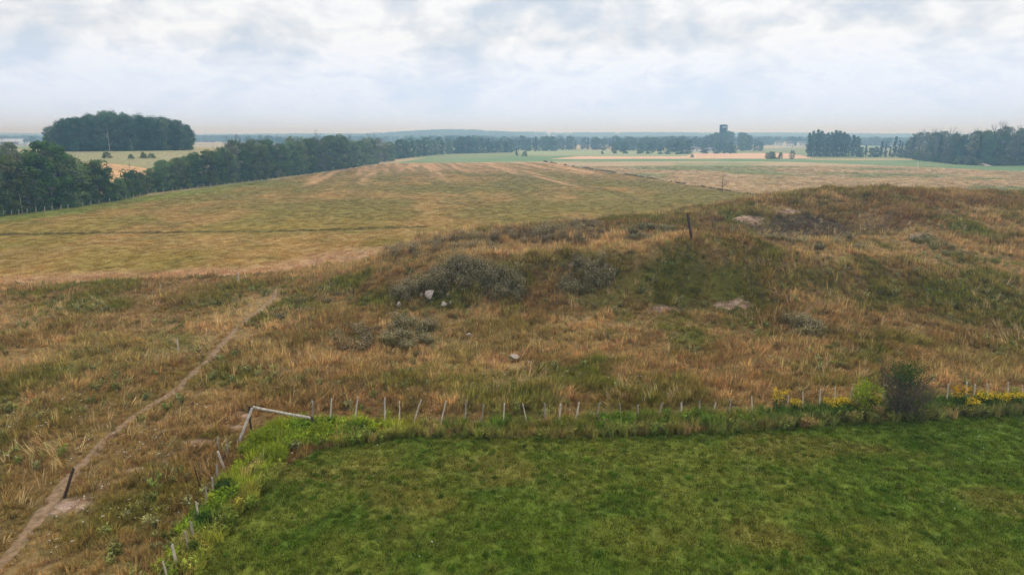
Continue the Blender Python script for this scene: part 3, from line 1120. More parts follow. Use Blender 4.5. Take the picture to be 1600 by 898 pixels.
# stones on the bare patches
gxs, gys = [], []
for pw, r, ry in BARE_W[:7]:
    n = int(60 * r)
    gxs.append(pw[0] + R.normal(0, r * .5, n))
    gys.append(pw[1] + R.normal(0, max(ry, .45) * .5, n))
x, y = np.concatenate(gxs), np.concatenate(gys)
scatter('loose_gravel', 'gravel', x, y, np.ones((len(x), 3)), np.clip(R.lognormal(-3.0, .5, len(x)), .02, .2), R.uniform(0, 6.28, len(x)), R.uniform(0, 3, len(x)), zs=.7)


# ------------------------------------------------------------------ weed thickets
def thicket(label, px0, px1, yb, yt, n, hgt, leafc, palefrac=1.0, group=None):
    a, b = P(px0, (yb + yt) / 2), P(px1, (yb + yt) / 2)
    c0, c1 = P((px0 + px1) / 2, yb), P((px0 + px1) / 2, yt)
    mid = (c0 + c1) / 2
    mid[2] = height(mid[0], mid[1])[0]
    rx, ry = abs(b[0] - a[0]) / 2, max(abs(c1[1] - c0[1]) / 2, .5)
    root = empty('weed_thicket', mid)
    n, hgt = int(n * 1.6), hgt * 1.1
    lf, hd = MB(), MB()
    n = int(n * 1.25)
    nc = max(6, n // 9)
    th, rr = R.uniform(0, 6.283, nc), R.random(nc) ** .42
    sq = 1 / np.maximum(np.abs(np.cos(th)), np.abs(np.sin(th))) ** .6
    cx_, cy_ = rx * rr * sq * np.cos(th), ry * rr * sq * np.sin(th)
    ok = rr < .5 + .95 * fbm(mid[0] + cx_, mid[1] + cy_, 2.0, 193, 3)
    cx_, cy_, rr = cx_[ok], cy_[ok], rr[ok]
    nc = len(cx_)
    ch = hgt * np.clip(R.lognormal(-.18, .32, nc), .35, 1.45) * (1 - .3 * rr ** 3)
    w = R.integers(0, nc, n)
    x, y = cx_[w] + R.normal(0, .24, n), cy_[w] + R.normal(0, .24, n)
    H = ch[w] * R.uniform(.75, 1.1, n)
    m = n * 5
    x, y, H = (np.repeat(q, 5) for q in (x, y, H))
    x, y = x + R.normal(0, .12, m), y + R.normal(0, .12, m)
    base = np.stack([x, y, height(mid[0] + x, mid[1] + y) - mid[2] - .03], -1)
    az, ln, h2 = R.uniform(0, 6.283, m), np.abs(R.normal(.25, .12, m)), H * R.uniform(.75, 1.05, m)
    top = base + np.stack([np.cos(az) * ln * h2, np.sin(az) * ln * h2, h2], -1)
    cc = leafc * np.repeat(R.uniform(.6, 1.25, nc)[w], 5)[:, None] * R.uniform(.85, 1.15, (m, 1))
    straight(lf, base, top, .022, .3, cc)
    leafy(lf, base, top, 6, .22, .24, .2, .97, cc, (.3, .9))
    k = R.random(m) < palefrac
    tp = np.repeat(top[k], 2, 0)
    q = len(tp)
    hd.leaves(tp + R.normal(0, .05, (q, 3)) - np.c_[np.zeros((q, 2)), R.uniform(0, .2, q)], R.uniform(.055, .11, q), R.normal(size=(q, 3)) + [0, 0, 1], R.random(q))
    lf.build('stems', M['sage'], root)['kind'] = 'stuff'
    if hd.n:
        hd.build('seed_heads', M['pale'], root)['kind'] = 'stuff'
    return tag(root, label, 'weeds', group)


SG, SGD, SGB = lin(134, 124, 78), lin(122, 118, 66), lin(134, 116, 72)
TG = 'grey weed thickets on the rough slope'
thicket('large dark-footed grey weed thicket along the bank above the pale boulder', 618, 815, 466, 412, 620, 1.6, SG, 1, TG)
thicket('smaller grey weed thicket just right of the large thicket on the bank', 868, 955, 460, 416, 240, 1.4, SG, .8, TG)
thicket('rounded silvery grey weed clump below the pale boulder', 590, 678, 548, 505, 190, 1.25, SG * 1.1, 1, TG)
thicket('low grey-brown weed clump left of the rounded silvery clump', 520, 592, 556, 512, 130, 1.0, SGB, .8, TG)
thicket('long grey-brown weed band on the crest in front of the hay field', 610, 782, 396, 377, 420, 1.5, SGB, .9, TG)
thicket('bushy weed band on the crest left of the leaning dark post', 785, 965, 384, 360, 460, 1.6, SGB, .8, TG)
thicket('short weed patch on the crest right beside the leaning dark post', 968, 1058, 378, 358, 200, 1.2, SGD, .7, TG)
thicket('small silvery weed clump alone on the right of the slope', 1238, 1285, 528, 500, 100, 1.15, SG * 1.1, 1, TG)
thicket('grey-green weed clump on the crest beside the small bare patch', 1440, 1492, 398, 378, 110, 1.15, SGD * 1.1, .8, TG)
thicket('pale feathery weed strip along the crest of the middle ridge', 1180, 1345, 390, 376, 300, .95, SG * 1.15, 1, TG)
thicket('sparse grey weeds at the upper end of the dirt path', 425, 500, 520, 470, 90, .7, SGB, 1, TG)


# ------------------------------------------------------------------ fences
def post_mesh(seed, h, r, taper=.8, sides=7):
    rr = np.random.default_rng(seed)
    b = MB()
    n = 5
    zz_ = np.linspace(-.25, h, n)
    off = np.cumsum(rr.normal(0, .012, (n, 2)), axis=0)
    pts = np.c_[off, zz_]
    th = np.linspace(0, 2 * np.pi, sides, endpoint=False)
    prof = 1 + rr.normal(0, .13, sides)
    V, f = [], []
    for i in range(n):
        rad = r * (1 - (1 - taper) * i / (n - 1)) * prof * (1 + rr.normal(0, .04, sides))
        zt = np.full(sides, zz_[i])
        if i == n - 1:
            zt = zt + .05 * np.cos(th + rr.uniform(0, 6)) + rr.normal(0, .012, sides)
        V.append(np.c_[pts[i, 0] + rad * np.cos(th), pts[i, 1] + rad * np.sin(th), zt])
    for i in range(n - 1):
        for k in range(sides):
            k2 = (k + 1) % sides
            f.append((i * sides + k, i * sides + k2, (i + 1) * sides + k2, (i + 1) * sides + k))
    f.append(tuple(range((n - 1) * sides, n * sides)))
    b.add(np.concatenate(V), f)
    return b


def post_between(name, base_px, top_px, r, mat, parent=None, seed=1, depth_lean=0.0):
    """a post whose foot stands on the ground and whose top is at the surveyed height and lean"""
    foot = P(*base_px)
    d = ray(*top_px)
    t = foot[1] / d[1]
    top = np.array([d[0] * t, foot[1], CAM_Z + d[2] * t])
    v = top - foot
    H = float(np.linalg.norm(v))
    o = post_mesh(seed, H, r).build(name, mat, parent)
    loc = foot if parent is None else foot - np.array(parent.location)
    o.location = loc
    o.rotation_euler = (depth_lean, math.atan2(v[0], v[2]), 0)
    return o, foot, top


def fence_y(px):
    xs = [393, 490, 560, 650, 790, 900, 1050, 1170, 1232, 1330, 1400, 1500, 1600, 1800]
    ys = [668, 664, 662, 665, 666, 661, 654, 650, 645, 638, 635, 630, 626, 620]
    return float(np.interp(px, xs, ys))


tops_a = [(489, 626, 0), (518, 622, -2), (561, 621, -6), (601, 622, 0), (624, 627, 0), (659, 624, -12), (697, 626, -8), (728, 625, -2), (757, 631, -5), (789, 631, -3), (816, 630, 7), (851, 629, 1),
          (876, 631, -2), (904, 628, -5), (938, 629, -7), (970, 630, 0), (997, 632, 0), (1036, 629, -8), (1065, 628, 0), (1094, 625, -1), (1118, 628, -3), (1143, 624, -4), (1174, 620, 1), (1232, 618, -3),
          (1255, 612, 0), (1282, 608, -2), (1305, 605, -2), (1331, 605, -4), (1382, 602, -4), (1482, 599, -3), (1509, 597, 0), (1524, 601, -2), (1543, 598, 0), (1576, 598, -2), (1598, 602, 0), (1640, 596, 2), (1680, 594, -2)]
fa = empty('wire_fence', np.array([*FENCE_A[5], height(*FENCE_A[5])[0]]))
tag(fa, 'row of pale weathered stakes and wire along the back edge of the green pasture', 'fence')
ptsA = []
for i, (tx, ty, lean) in enumerate(tops_a):
    by = fence_y(tx)
    o, foot, top = post_between('post', (tx + lean * 1.15, by), (tx, ty), random.uniform(.045, .07), random.choice([M['stake'], M['stake'], M['greystake']]), fa, 400 + i)
    ptsA.append((foot, top))
fb = empty('wire_fence', np.array([*FENCE_B[4], height(*FENCE_B[4])[0]]))
tag(fb, 'stakes and wire running from the white corner rails towards the lower left', 'fence')
posts_b = [((356, 716), (354, 684)), ((341, 707), (340, 683)), ((352, 735), (342, 704)), ((343, 758), (338, 724)), ((334, 780), (331, 746)), ((325, 796), (321, 760)), ((312, 818), (306, 783)), ((303, 852), (297, 816)),
           ((294, 868), (289, 829)), ((280, 894), (269, 851)), ((266, 916), (255, 876)), ((250, 950), (238, 905))]
ptsB = []
for i, (bp_, tp_) in enumerate(posts_b):
    o, foot, top = post_between('post', bp_, tp_, random.uniform(.045, .07), random.choice([M['stake'], M['greystake']]), fb, 500 + i)
    ptsB.append((foot, top))


def wires(parent, ends):
    for f in (.35, .62, .88):
        b = MB()
        pl = []
        for (a, t), (a2, t2) in zip(ends[:-1], ends[1:]):
            p0, p1 = a + (t - a) * f, a2 + (t2 - a2) * f
            for s in np.linspace(0, 1, 5)[:-1]:
                q = p0 + (p1 - p0) * s
                q[2] -= .05 * 4 * s * (1 - s)
                pl.append(q)
        pl.append(ends[-1][0] + (ends[-1][1] - ends[-1][0]) * f)
        b.tube(np.array(pl) - np.array(parent.location), [.007] * len(pl), 3)
        b.build('wire', M['wire'], parent)


wires(fa, ptsA)
wires(fb, [ptsB[i] for i in (0, 2, 3, 4, 5, 6, 7, 8, 9, 10, 11)])

# corner brace: upright post with two pale rails
cf = P(393, 676)
cb = empty('corner_brace', cf)
tag(cb, 'pale corner brace of two long rails where the two fences meet', 'fence brace')
mcp = mpp(cf)
post_mesh(600, 1.75, .085).build('post', M['oldpost'], cb)


def rail(name, a, b, w, parent):
    a, b = np.asarray(a, float), np.asarray(b, float)
    m = MB()
    n = 6
    pts = [a + (b - a) * t + R.normal(0, .008, 3) for t in np.linspace(0, 1, n)]
    m.tube(pts, [w * random.uniform(.9, 1.1) for _ in range(n)], 7)
    return m.build(name, M['rail'], parent)


def at_depth(px, py, yy):
    d = ray(px, py)
    t = yy / d[1]
    return np.array([d[0] * t, yy, CAM_Z + d[2] * t])


topc = at_depth(394, 637, cf[1] - .12)
footd = P(373, 692)
rail('rail', topc - cf, footd + [0, 0, .02] - cf, .085, cb)
e2 = P(486, 668)
rail('rail', at_depth(395, 637, cf[1] - .02) - cf + [0, 0, .06], at_depth(486, 653, e2[1]) - cf, .08, cb)
o = post_mesh(601, .95, .075).build('post', M['oldpost'], cb)
o.location = P(488, 672) - cf

# lone posts
o, _, _ = post_between('fence_post', (1080, 373), (1074, 333), .15, M['oldpost'], None, 611)
tag(o, 'tall dark old post leaning left on the crest of the ridge', 'post')
o, _, _ = post_between('brace_stick', (1064, 374), (1072, 345), .03, M['oldpost'], None, 612)
tag(o, 'thin dark stick leaning against the tall old post on the ridge', 'stick')
o, _, _ = post_between('fence_post', (100, 777), (115, 731), .09, M['oldpost'], None, 613)
tag(o, 'dark rusty post leaning right beside the dirt path', 'post')
o, _, _ = post_between('steel_stake', (317, 772), (304, 729), .035, M['iron'], None, 614)
tag(o, 'thin dark rusty steel stake leaning left by the lower left fence', 'stake')
o, _, _ = post_between('fence_post', (374, 447), (372, 425), .11, M['stake'], None, 615)
tag(o, 'short grey post at the edge of the hay field above the path', 'post')
o, _, _ = post_between('fence_post', (280, 552), (277, 529), .075, M['stake'], None, 616)
tag(o, 'short grey stake in long dry grass left of the path', 'post')
o, _, _ = post_between('fence_post', (552, 462), (554, 449), .06, M['oldpost'], None, 617)
tag(o, 'small dark stub standing in the grass left of the big thicket', 'post')
o, _, _ = post_between('marker_pole', (1435, 266), (1434, 252), .16, M['white'], None, 618)
tag(o, 'thin white pole standing on the near edge of the green field', 'pole')

# ------------------------------------------------------------------ boulders
for i, (px, py, w, hh, lab) in enumerate([
        (672, 469, 15, 15, 'upright pale pinkish boulder in front of the large thicket'), (694, 478, 11, 7, 'white rounded stone just right of the upright boulder'), (704, 477, 6, 5, 'small white stone touching the rounded white stone'),
        (658, 463, 6, 5, 'small cream stone left of the upright boulder'), (623, 479, 7, 6, 'pale stone alone in the weeds left of the boulders'), (654, 470, 5, 3, 'flat little stone below the small cream stone'),
        (643, 471, 4, 4, 'tiny grey stone left of the flat little stone'), (803, 564, 15, 11, 'grey angular boulder low on the slope above the fence'), (820, 554, 14, 5, 'flat tan stone lying behind the grey angular boulder'),
        (828, 570, 9, 5, 'dull grey stone half sunk right of the angular boulder'), (733, 528, 8, 6, 'lone buff stone in dry grass right of the silvery clump'), (1168, 617, 10, 5, 'flat grey stone near the fence right of the weed patch'),
        (222, 734, 6, 3, 'small white stone beside the faint side track'), (700, 462, 5, 4, 'small grey stone in the shade of the large thicket')]):
    g = P(px, py)
    k = mpp(g)
    me = stonemesh(700 + i, 2)
    me.materials.append(M['stone'])
    o = link(bpy.data.objects.new('boulder' if w > 8 else 'stone', me))
    o.scale = (w * k * .62, w * k * .55, hh * k * .8)
    o.location = g + [0, 0, hh * k * .6]
    o.rotation_euler = (random.uniform(-.3, .3), random.uniform(-.3, .3), random.uniform(0, 6))
    tag(o, lab, 'stone', 'stones on the slope')


# ------------------------------------------------------------------ trees
def limb(b, p, d, ln, r, depth, tips, spread=.6, seg=4):
    pts, rad = [np.array(p, float)], [r]
    d = np.array(d, float)
    for i in range(seg):
        d = d + R.normal(0, .12, 3)
        d /= np.linalg.norm(d)
        pts.append(pts[-1] + d * ln / seg)
        rad.append(r * (1 - .75 * (i + 1) / seg) + .004)
    b.tube(pts, rad, 6 if depth > 1 else 4, random.random(), cap=False)
    tips.append(pts[-1])
    if depth > 0:
        for k in range(3 if depth > 1 else 4):
            t = random.uniform(.35, .95)
            q = pts[int(t * seg)]
            nd = d + R.normal(0, spread, 3)
            nd /= np.linalg.norm(nd)
            limb(b, q, nd, ln * random.uniform(.4, .65), r * .45, depth - 1, tips, spread, seg)


def crown_blobs(H, W, n, bottom, shape):
    out = []
    for _ in range(n):
        t = random.uniform(bottom, 1.0)
        if shape == 'round':
            u = (t - bottom) / (1 - bottom)
            wid = math.sqrt(max(.1, 1 - ((u - .42) / .64) ** 2))
        elif shape == 'column':
            u = (t - bottom) / (1 - bottom)
            wid = min(1, u * 4 + .4) * (1 - u ** 3 * .75)
        elif shape == 'cone':
            wid = (1 - (t - bottom) / (1 - bottom)) * .95 + .05
        else:                                  # bush
            wid = math.sqrt(max(.08, 1 - t * t)) * 1.0
        a, r = random.uniform(0, 6.283), math.sqrt(random.random()) * W * wid * .82
        out.append((np.array([r * math.cos(a), r * math.sin(a), t * H * .96]), H))
    return out


def make_tree(H, W, nb, per, leaf, bottom, shape, mat, bark='bark', br=.13, dead=0):
    """returns (trunk mesh, crown mesh)"""
    tr, cr = MB(), MB()
    tips = []
    lean = R.normal(0, .03, 2)
    th = H * (.8 if shape != 'bush' else .5)
    pts = [np.array([lean[0] * z, lean[1] * z, z]) for z in np.linspace(-.3, th, 7)]
    tr.tube(pts, [H * .02 * (1 - .8 * i / 6) + .02 for i in range(7)], 7, cap=False)
    for k in range(9):
        z = random.uniform(max(bottom, .12), .78) * th
        a = random.uniform(0, 6.283)
        limb(tr, (lean[0] * z, lean[1] * z, z), (math.cos(a), math.sin(a), random.uniform(.3, 1.0)), W * random.uniform(.6, 1.0), H * .009, 1, tips)
    for k in range(dead):
        a = random.uniform(0, 6.283)
        z = random.uniform(.5, .8) * H
        limb(tr, (lean[0] * z, lean[1] * z, z), (math.cos(a) * .5, math.sin(a) * .5, 1), H * .38, H * .008, 2, tips, .5)
    for c, _ in crown_blobs(H, W, nb, bottom, shape):
        rb = br * (W + H * .35) * random.uniform(.6, 1.35)
        if shape == 'cone':
            rb *= .55
        m = int(per * random.uniform(.6, 1.3))
        dv = R.normal(size=(m, 3))
        dv /= np.linalg.norm(dv, axis=1)[:, None]
        q = c + dv * (rb * R.uniform(.35, 1.12, m) ** .6)[:, None] * np.array([1.15, 1.15, .8])
        q[:, 2] = np.where(q[:, 2] < .15, R.uniform(.1, .5, m), q[:, 2])
        cr.leaves(q, leaf * R.uniform(.6, 1.3, m), dv + [0, 0, .15] + R.normal(0, .3, (m, 3)), np.clip(random.random() * .7 + R.random(m) * .3, 0, 1))
    return tr.mesh('trunk', M[bark]), cr.mesh('crown', M[mat])


TREES = {}


def species(key, n, H, *a, **k):
    TREES[key] = [(H,) + make_tree(H, *a, **k) for _ in range(n)]


species('hedge', 6, 12.0, 4.6, 52, 80, .5, .0, 'round', 'leaf', br=.12)
species('hedgegrey', 3, 11.0, 3.2, 36, 60, .46, .08, 'round', 'leafgrey', dead=3)
species('oak', 5, 20.0, 6.8, 64, 90, .75, .0, 'round', 'leafdark', br=.15)
species('wood', 4, 20.0, 5.2, 66, 52, .8, .0, 'round', 'leaf', dead=1)
species('greywood', 3, 20.0, 4.8, 46, 60, .6, .0, 'round', 'leafgrey', dead=2)
species('poplar', 3, 22.0, 3.0, 60, 44, .75, .04, 'column', 'leafdark', br=.1)
species('spruce', 3, 16.0, 3.4, 60, 40, .6, .03, 'cone', 'needle')
species('bush', 3, 3.0, 1.9, 22, 60, .3, .05, 'bush', 'leaf', br=.17)
species('fartree', 5, 16.0, 6.6, 44, 26, 1.2, .0, 'round', 'leafdark', br=.14)
SPNAME = {'hedge': 'hedgerow_tree', 'hedgegrey': 'hedgerow_tree', 'oak': 'oak_tree', 'wood': 'woodland_tree', 'greywood': 'woodland_tree', 'poplar': 'poplar_tree', 'spruce': 'spruce_tree', 'bush': 'bush', 'fartree': 'field_tree'}


def plant_tree(key, loc, H, label, group=None, wide=1.0, cat='tree'):
    h0, tm, cm = random.choice(TREES[key])
    root = empty(SPNAME[key], loc, random.uniform(0, 6.283))
    s = H / h0
    root.scale = (s * wide, s * wide, s)
    link(bpy.data.objects.new('trunk', tm), root)
    link(bpy.data.objects.new('crown', cm), root)
    return tag(root, label, cat, group)


def tree_px(key, px, by, ty, label, group=None, wide=1.0, dy=0.0, cat='tree'):
    g = P(px, by)
    if dy:
        s = (g[1] + dy) / g[1]
        g = np.array([g[0] * s, g[1] + dy, 0])
        g[2] = height(g[0], g[1])[0]
    d = ray(px, ty)
    t = g[1] / d[1]
    H = max(1.0, CAM_Z + d[2] * t - g[2])
    return plant_tree(key, g, H, label, group, wide * random.uniform(.88, 1.15), cat)


# hedgerow along the left edge of the hay field
HB = lambda px: float(np.interp(px, [-120, 0, 100, 165, 225, 330, 420, 500, 560, 612], [352, 335, 323, 314, 302, 288, 278, 268, 260, 251]))
HT = lambda px: float(np.interp(px, [-120, -40, 0, 18, 32, 60, 80, 100, 118, 135, 150, 165, 172, 208, 225, 260, 295, 325, 345, 362, 380, 395, 420, 445, 470, 500, 530, 565, 590, 612],
                                [236, 232, 240, 244, 232, 240, 222, 226, 244, 250, 250, 256, 284, 274, 260, 247, 240, 236, 232, 218, 216, 220, 221, 218, 215, 214, 213, 212, 215, 221]))


def hedge_tree(px, ty, wide, dy):
    grey = random.random() > .76
    st = 'stout stretch of the hedgerow at the left border' if px < 168 else ('low stretch of the hedgerow right of its gap' if px < 335 else 'far tall stretch of the hedgerow')
    tree_px('hedgegrey' if grey else 'hedge', px, HB(px), ty, ('thin greyish tree in the ' if grey else 'dense green tree in the ') + st, ('greyish' if grey else 'green') + ' trees of the ' + st, wide, dy=dy)



px = -110.0
while px < 612:
    step = 13 if px < 340 else 9
    if not 172 < px < 204:
        hedge_tree(px, HT(px) + random.uniform(-4, 8), 1.1 if px < 340 else .95, 0)
    px += step * random.uniform(.75, 1.2)
px = -105.0
while px < 610:                                     # second row behind
    if not 168 < px < 208:
        hedge_tree(px, HT(px) + random.uniform(2, 16), 1.0, random.uniform(5, 9))
    px += (19 if px < 340 else 12) * random.uniform(.8, 1.2)
for px, by, ty in ((-40, 342, 300), (12, 335, 296), (28, 333, 300), (55, 329, 298), (78, 326, 290), (112, 322, 288), (138, 319, 290), (174, 314, 284), (182, 312, 284), (190, 311, 280), (196, 309, 278), (207, 306, 262), (216, 305, 285), (180, 313, 300),
                   (250, 299, 272), (270, 296, 270), (305, 291, 268), (335, 288, 266), (372, 284, 262), (405, 280, 258), (440, 276, 252), (475, 272, 250), (515, 267, 246), (545, 263, 243), (585, 257, 241)):
    tree_px('bush', px, by, ty, 'low leafy bush at the foot of the hedgerow trees', 'bushes under the hedgerow', .8, cat='bush')
tree_px('hedge', 93, 324, 218, 'tallest dark leafy tree of the hedgerow near its left end', None, .62)
tree_px('hedge', 350, 287, 229, 'narrow pointed tree rising above the middle of the hedgerow', None, .5)


def bare_tree(name, px, by, ty, mat, label, lean=(0, 0), n=10, r=.02, group=None):
    g = P(px, by)
    d = ray(px, ty)
    H = CAM_Z + d[2] * g[1] / d[1] - g[2]
    root = empty(name, g)
    tr, tips = MB(), []
    pts = [np.array([lean[0] * (z / H) ** 2, lean[1] * (z / H) ** 2, z]) for z in np.linspace(-.3, H * .96, 8)]
    tr.tube(pts, [H * r * (1 - .85 * i / 7) + .015 for i in range(8)], 6)
    tr.build('trunk', M[mat], root, True)
    for k in range(n):
        b = MB()
        i = random.randint(2, 6)
        a = random.uniform(0, 6.283)
        limb(b, pts[i], (math.cos(a), math.sin(a), random.uniform(.4, 1.2)), H * random.uniform(.16, .3) * (1.2 - i * .09), H * r * .35, 1, tips, .5)
        b.build('branch', M[mat], root)
    return tag(root, label, 'tree', group)


bare_tree('dead_tree', 1128, 301, 266, 'bark', 'lone bare dead tree standing on the ditch line between two fields', n=12, r=.012)
bare_tree('dead_tree', 82, 327, 268, 'birch', 'pale dead trunk with a bent top in front of the dark hedgerow', (2.2, 0), 7, .014)
bare_tree('dead_tree', 48, 330, 226, 'birch', 'pale forked birch trunk rising out of the hedgerow near the left', (-1.0, 0), 8, .012)
bare_tree('dead_tree', 35, 334, 300, 'birch', 'short pale bare trunk at the foot of the hedgerow near the left', (0, 0), 3, .014)
bare_tree('dead_tree', 405, 280, 240, 'birch', 'slender white trunk standing before the middle of the hedgerow', (0.3, 0), 4, .008)
bare_tree('dead_tree', 208, 304, 252, 'twig', 'twiggy leafless sapling in the gap of the hedgerow', (0, 0), 14, .007)

# posts along the hedgerow
fh = empty('wire_fence', P(330, 292))
tag(fh, 'line of small posts along the foot of the hedgerow', 'fence')
px = -20.0
while px < 470:
    b = HB(px) + 4.0
    post_between('post', (px + random.uniform(-1, 1), b), (px, b - max(4.5, 8.5 - px * .009)), .09, M['stake'], fh, int(800 + px))
    px += 13 * random.uniform(.8, 1.2) * (1 if px < 300 else .75)

# round woodlot on the left hill
WT = lambda px: float(np.interp(px, [60, 92, 105, 130, 150, 180, 200, 225, 240, 262, 285, 300, 308], [212, 192, 184, 181, 177, 173, 175, 178, 182, 183, 188, 197, 215]))
GW = 'trees of the round woodlot on the left hill'
for row, (dy, n, drop) in enumerate(((0, 20, 5), (14, 17, 1), (28, 14, 0), (46, 10, 3))):
    for k in range(n):
        px = 70 + (304 - 70) * (k + .5 + random.uniform(-.3, .3)) / n
        if row > 0 and px > 296:
            continue
        tree_px('oak' if random.random() < .8 else 'wood', px, 237.5 - px * .008, WT(px) + drop + random.uniform(-3, 8), 'dark full-crowned tree of the round woodlot on the left hill', GW, .85, dy=dy)
for px, by, ty in ((168, 247, 237), (225, 247, 238), (236, 247, 239), (205, 248, 241), (16, 252, 224), (5, 250, 230)):
    tree_px('bush', px, by, ty, 'round bush on the meadow below the left woodlot', 'bushes on the left hillside', 1.2, cat='bush')
for px, ty in ((172, 195), (207, 214)):
    bare_tree('dead_tree', px, 240, ty, 'birch', 'thin pale bare trunk before the %s half of the left woodlot' % ('left' if px < 190 else 'middle'), n=4, r=.008)

# trees that carry on the hedgerow line and the middle distance
GM = 'hazy far belt left of the silo'
LM = 'hazy blue tree in the far belt left of the silo grove'
for px in np.arange(614, 800, 4.2):
    b = float(np.interp(px, [614, 660, 700, 800], [249, 243.5, 240.5, 238]))
    tree_px(random.choice(['fartree', 'fartree', 'wood']), px + random.uniform(-2, 2), b, float(np.interp(px, [614, 650, 700, 740, 770, 800], [221, 214, 217, 214, 218, 218])) + random.uniform(-2, 7), 'blue-green tree in the belt carrying on the hedgerow beyond the green field', 'belt trees beyond the green field', .8)
for px in np.arange(800, 1088, 4.6):
    far = random.random() < .55
    b = (234 if far else 236) + random.uniform(-1, 1.2)
    if 870 < px < 960 and not far:
        continue
    tree_px(random.choice(['fartree', 'fartree', 'fartree', 'spruce']), px + random.uniform(-3, 3), b, random.uniform(212, 219), LM, GM, .95)
for px, by, ty in ((960, 240, 222), (1032, 241, 226), (1058, 241, 217), (1068, 240.5, 222), (1075, 240.5, 219), (1045, 241, 219), (975, 240, 221), (1100, 240, 224), (1120, 240, 222), (1133, 240, 224), (1142, 240, 223), (1147, 239.5, 226), (1000, 240.5, 224), (1015, 240.5, 223)):
    tree_px('fartree', px, by, ty, 'tree on the near edge of the farm behind the stubble strip', 'trees before the silo farm', 1.0)
for k in range(34):
    px = random.uniform(1086, 1192)
    ty = float(np.interp(px, [1086, 1108, 1120, 1150, 1165, 1180, 1192], [220, 209, 206, 205, 207, 214, 221])) + random.uniform(-1, 6)
    tree_px(random.choice(['fartree', 'fartree', 'spruce', 'wood']), px, 235 + random.uniform(-1.5, 1), ty, 'hazy tree in the grove around the tall blue silo', 'grove around the silo', .8)
# lone small trees and bushes in the fields
for key, px, by, ty, lab in (('spruce', 807, 243.5, 232, 'small dark upright tree at the corner of the green field'), ('bush', 819, 244.5, 236, 'small bush beside the upright tree at the field corner'),
                             ('bush', 1081, 246.5, 241, 'dark bush alone on the edge of the stubble strip'), ('bush', 1205, 249, 236, 'dark bush at the left of three on the field edge'),
                             ('bush', 1219, 249, 239, 'middle bush of three on the field edge'), ('hedge', 1237, 248.5, 234.5, 'small round tree on the field edge right of two bushes'),
                             ('bush', 941, 241, 236, 'tiny bush in the pale field before the middle trees'), ('bush', 1200, 247, 238, 'small dark bush hugging the left end of the field edge bushes')):
    tree_px(key, px, by, ty, lab, 'lone bushes between the fields', .9 if key != 'spruce' else 1.3, cat='tree' if key != 'bush' else 'bush')

# poplars and right wood
GP = 'poplar clump on the right'
for px, ty in ((1262, 207), (1268, 204), (1275, 202), (1281, 204), (1287, 209), (1291, 206), (1297, 206), (1303, 203), (1309, 204), (1316, 206), (1322, 209), (1331, 210), (1338, 212)):
    tree_px('poplar', px, 245, ty, 'tall columnar tree of the dense poplar clump right of the field bushes', GP, .85)
    tree_px('poplar', px + 3, 245, ty + 4, 'tall columnar tree of the dense poplar clump right of the field bushes', GP, .85, dy=12)
for px, ty in ((1345, 230), (1352, 226), (1360, 231), (1367, 229), (1376, 220), (1383, 226), (1390, 228), (1397, 213), (1404, 219), (1342, 233), (1371, 232), (1408, 222)):
    tree_px('spruce' if ty < 229 else 'fartree', px, 245.5, ty, 'dark evergreen in the low row between the poplars and the right wood', 'evergreens left of the right wood', 1.0)
RBY = lambda px: float(np.interp(px, [1408, 1440, 1480, 1530, 1600, 1800], [246, 251, 255, 259, 258, 258]))
RTY = lambda px: float(np.interp(px, [1408, 1420, 1432, 1450, 1478, 1500, 1520, 1545, 1562, 1580, 1600, 1800], [213, 206, 203, 204, 199, 204, 201, 204, 195, 202, 199, 200]))
GR_ = 'trees of the right-hand wood'
for row, (dy, n) in enumerate(((0, 24), (10, 22), (22, 18))):
    for k in range(n):
        px = 1412 + (1700 - 1412) * (k + .5 + random.uniform(-.35, .35)) / n
        grey = (1425 < px < 1480 and random.random() < .65) or random.random() < .3
        tree_px('greywood' if grey else random.choice(['wood', 'wood', 'oak', 'spruce']), px, RBY(px), RTY(px) + random.uniform(-2, 7) + (5 if row == 0 else 0),
                'tall %s tree of the wood beyond the right green field' % ('grey half-bare' if grey else 'dark leafy'), GR_ + (' with thin grey crowns' if grey else ' with full crowns'), .85, dy=dy)
for k in range(16):
    px = 1415 + k * 13 + random.uniform(-4, 4)
    tree_px('bush', px, RBY(px) + .3, RBY(px) - random.uniform(9, 16), 'shrub on the fringe of the right-hand wood', 'fringe shrubs of the right wood', 1.1, cat='bush')

# shrub and sapling at the pasture fence
g = P(1410, 652)
k = mpp(g)
sh = empty('thorn_bush', g)
tag(sh, 'dark twiggy thorn bush with a green top growing in the fence line', 'bush')
tr, tips = MB(), []
for j in range(11):
    a = random.uniform(0, 6.283)
    limb(tr, (random.gauss(0, .12), random.gauss(0, .12), -.1), (math.cos(a) * .42, math.sin(a) * .42, 1), random.uniform(2.2, 3.4), .045, 2, tips, .55, 5)
tr.build('trunk', M['twig'], sh)
tw, lv = MB(), MB()
for j in range(1300):
    c = np.array([random.gauss(.25, .75), random.gauss(0, .6), random.uniform(.2, 2.6)])
    c[:2] *= .55 + .35 * c[2] ** .5
    d = R.normal(0, .5, 3) + [0, 0, .6]
    d /= np.linalg.norm(d)
    q = c + d * random.uniform(.15, .45)
    tw.tube([c, q], [.016, .006], 3, cap=False)
n = 1700
lv.leaves(np.c_[R.normal(-.15, .5, n), R.normal(0, .45, n), R.normal(3.0, .45, n)], R.uniform(.07, .13, n), R.normal(size=(n, 3)) + [0, 0, .6], R.random(n))
n = 900
lv.leaves(np.c_[R.normal(-.1, .7, n), R.normal(0, .6, n), R.uniform(.1, 2.9, n)], R.uniform(.06, .11, n), R.normal(size=(n, 3)) + [0, 0, .6], R.random(n))
tw.build('twigs', M['twig'], sh)
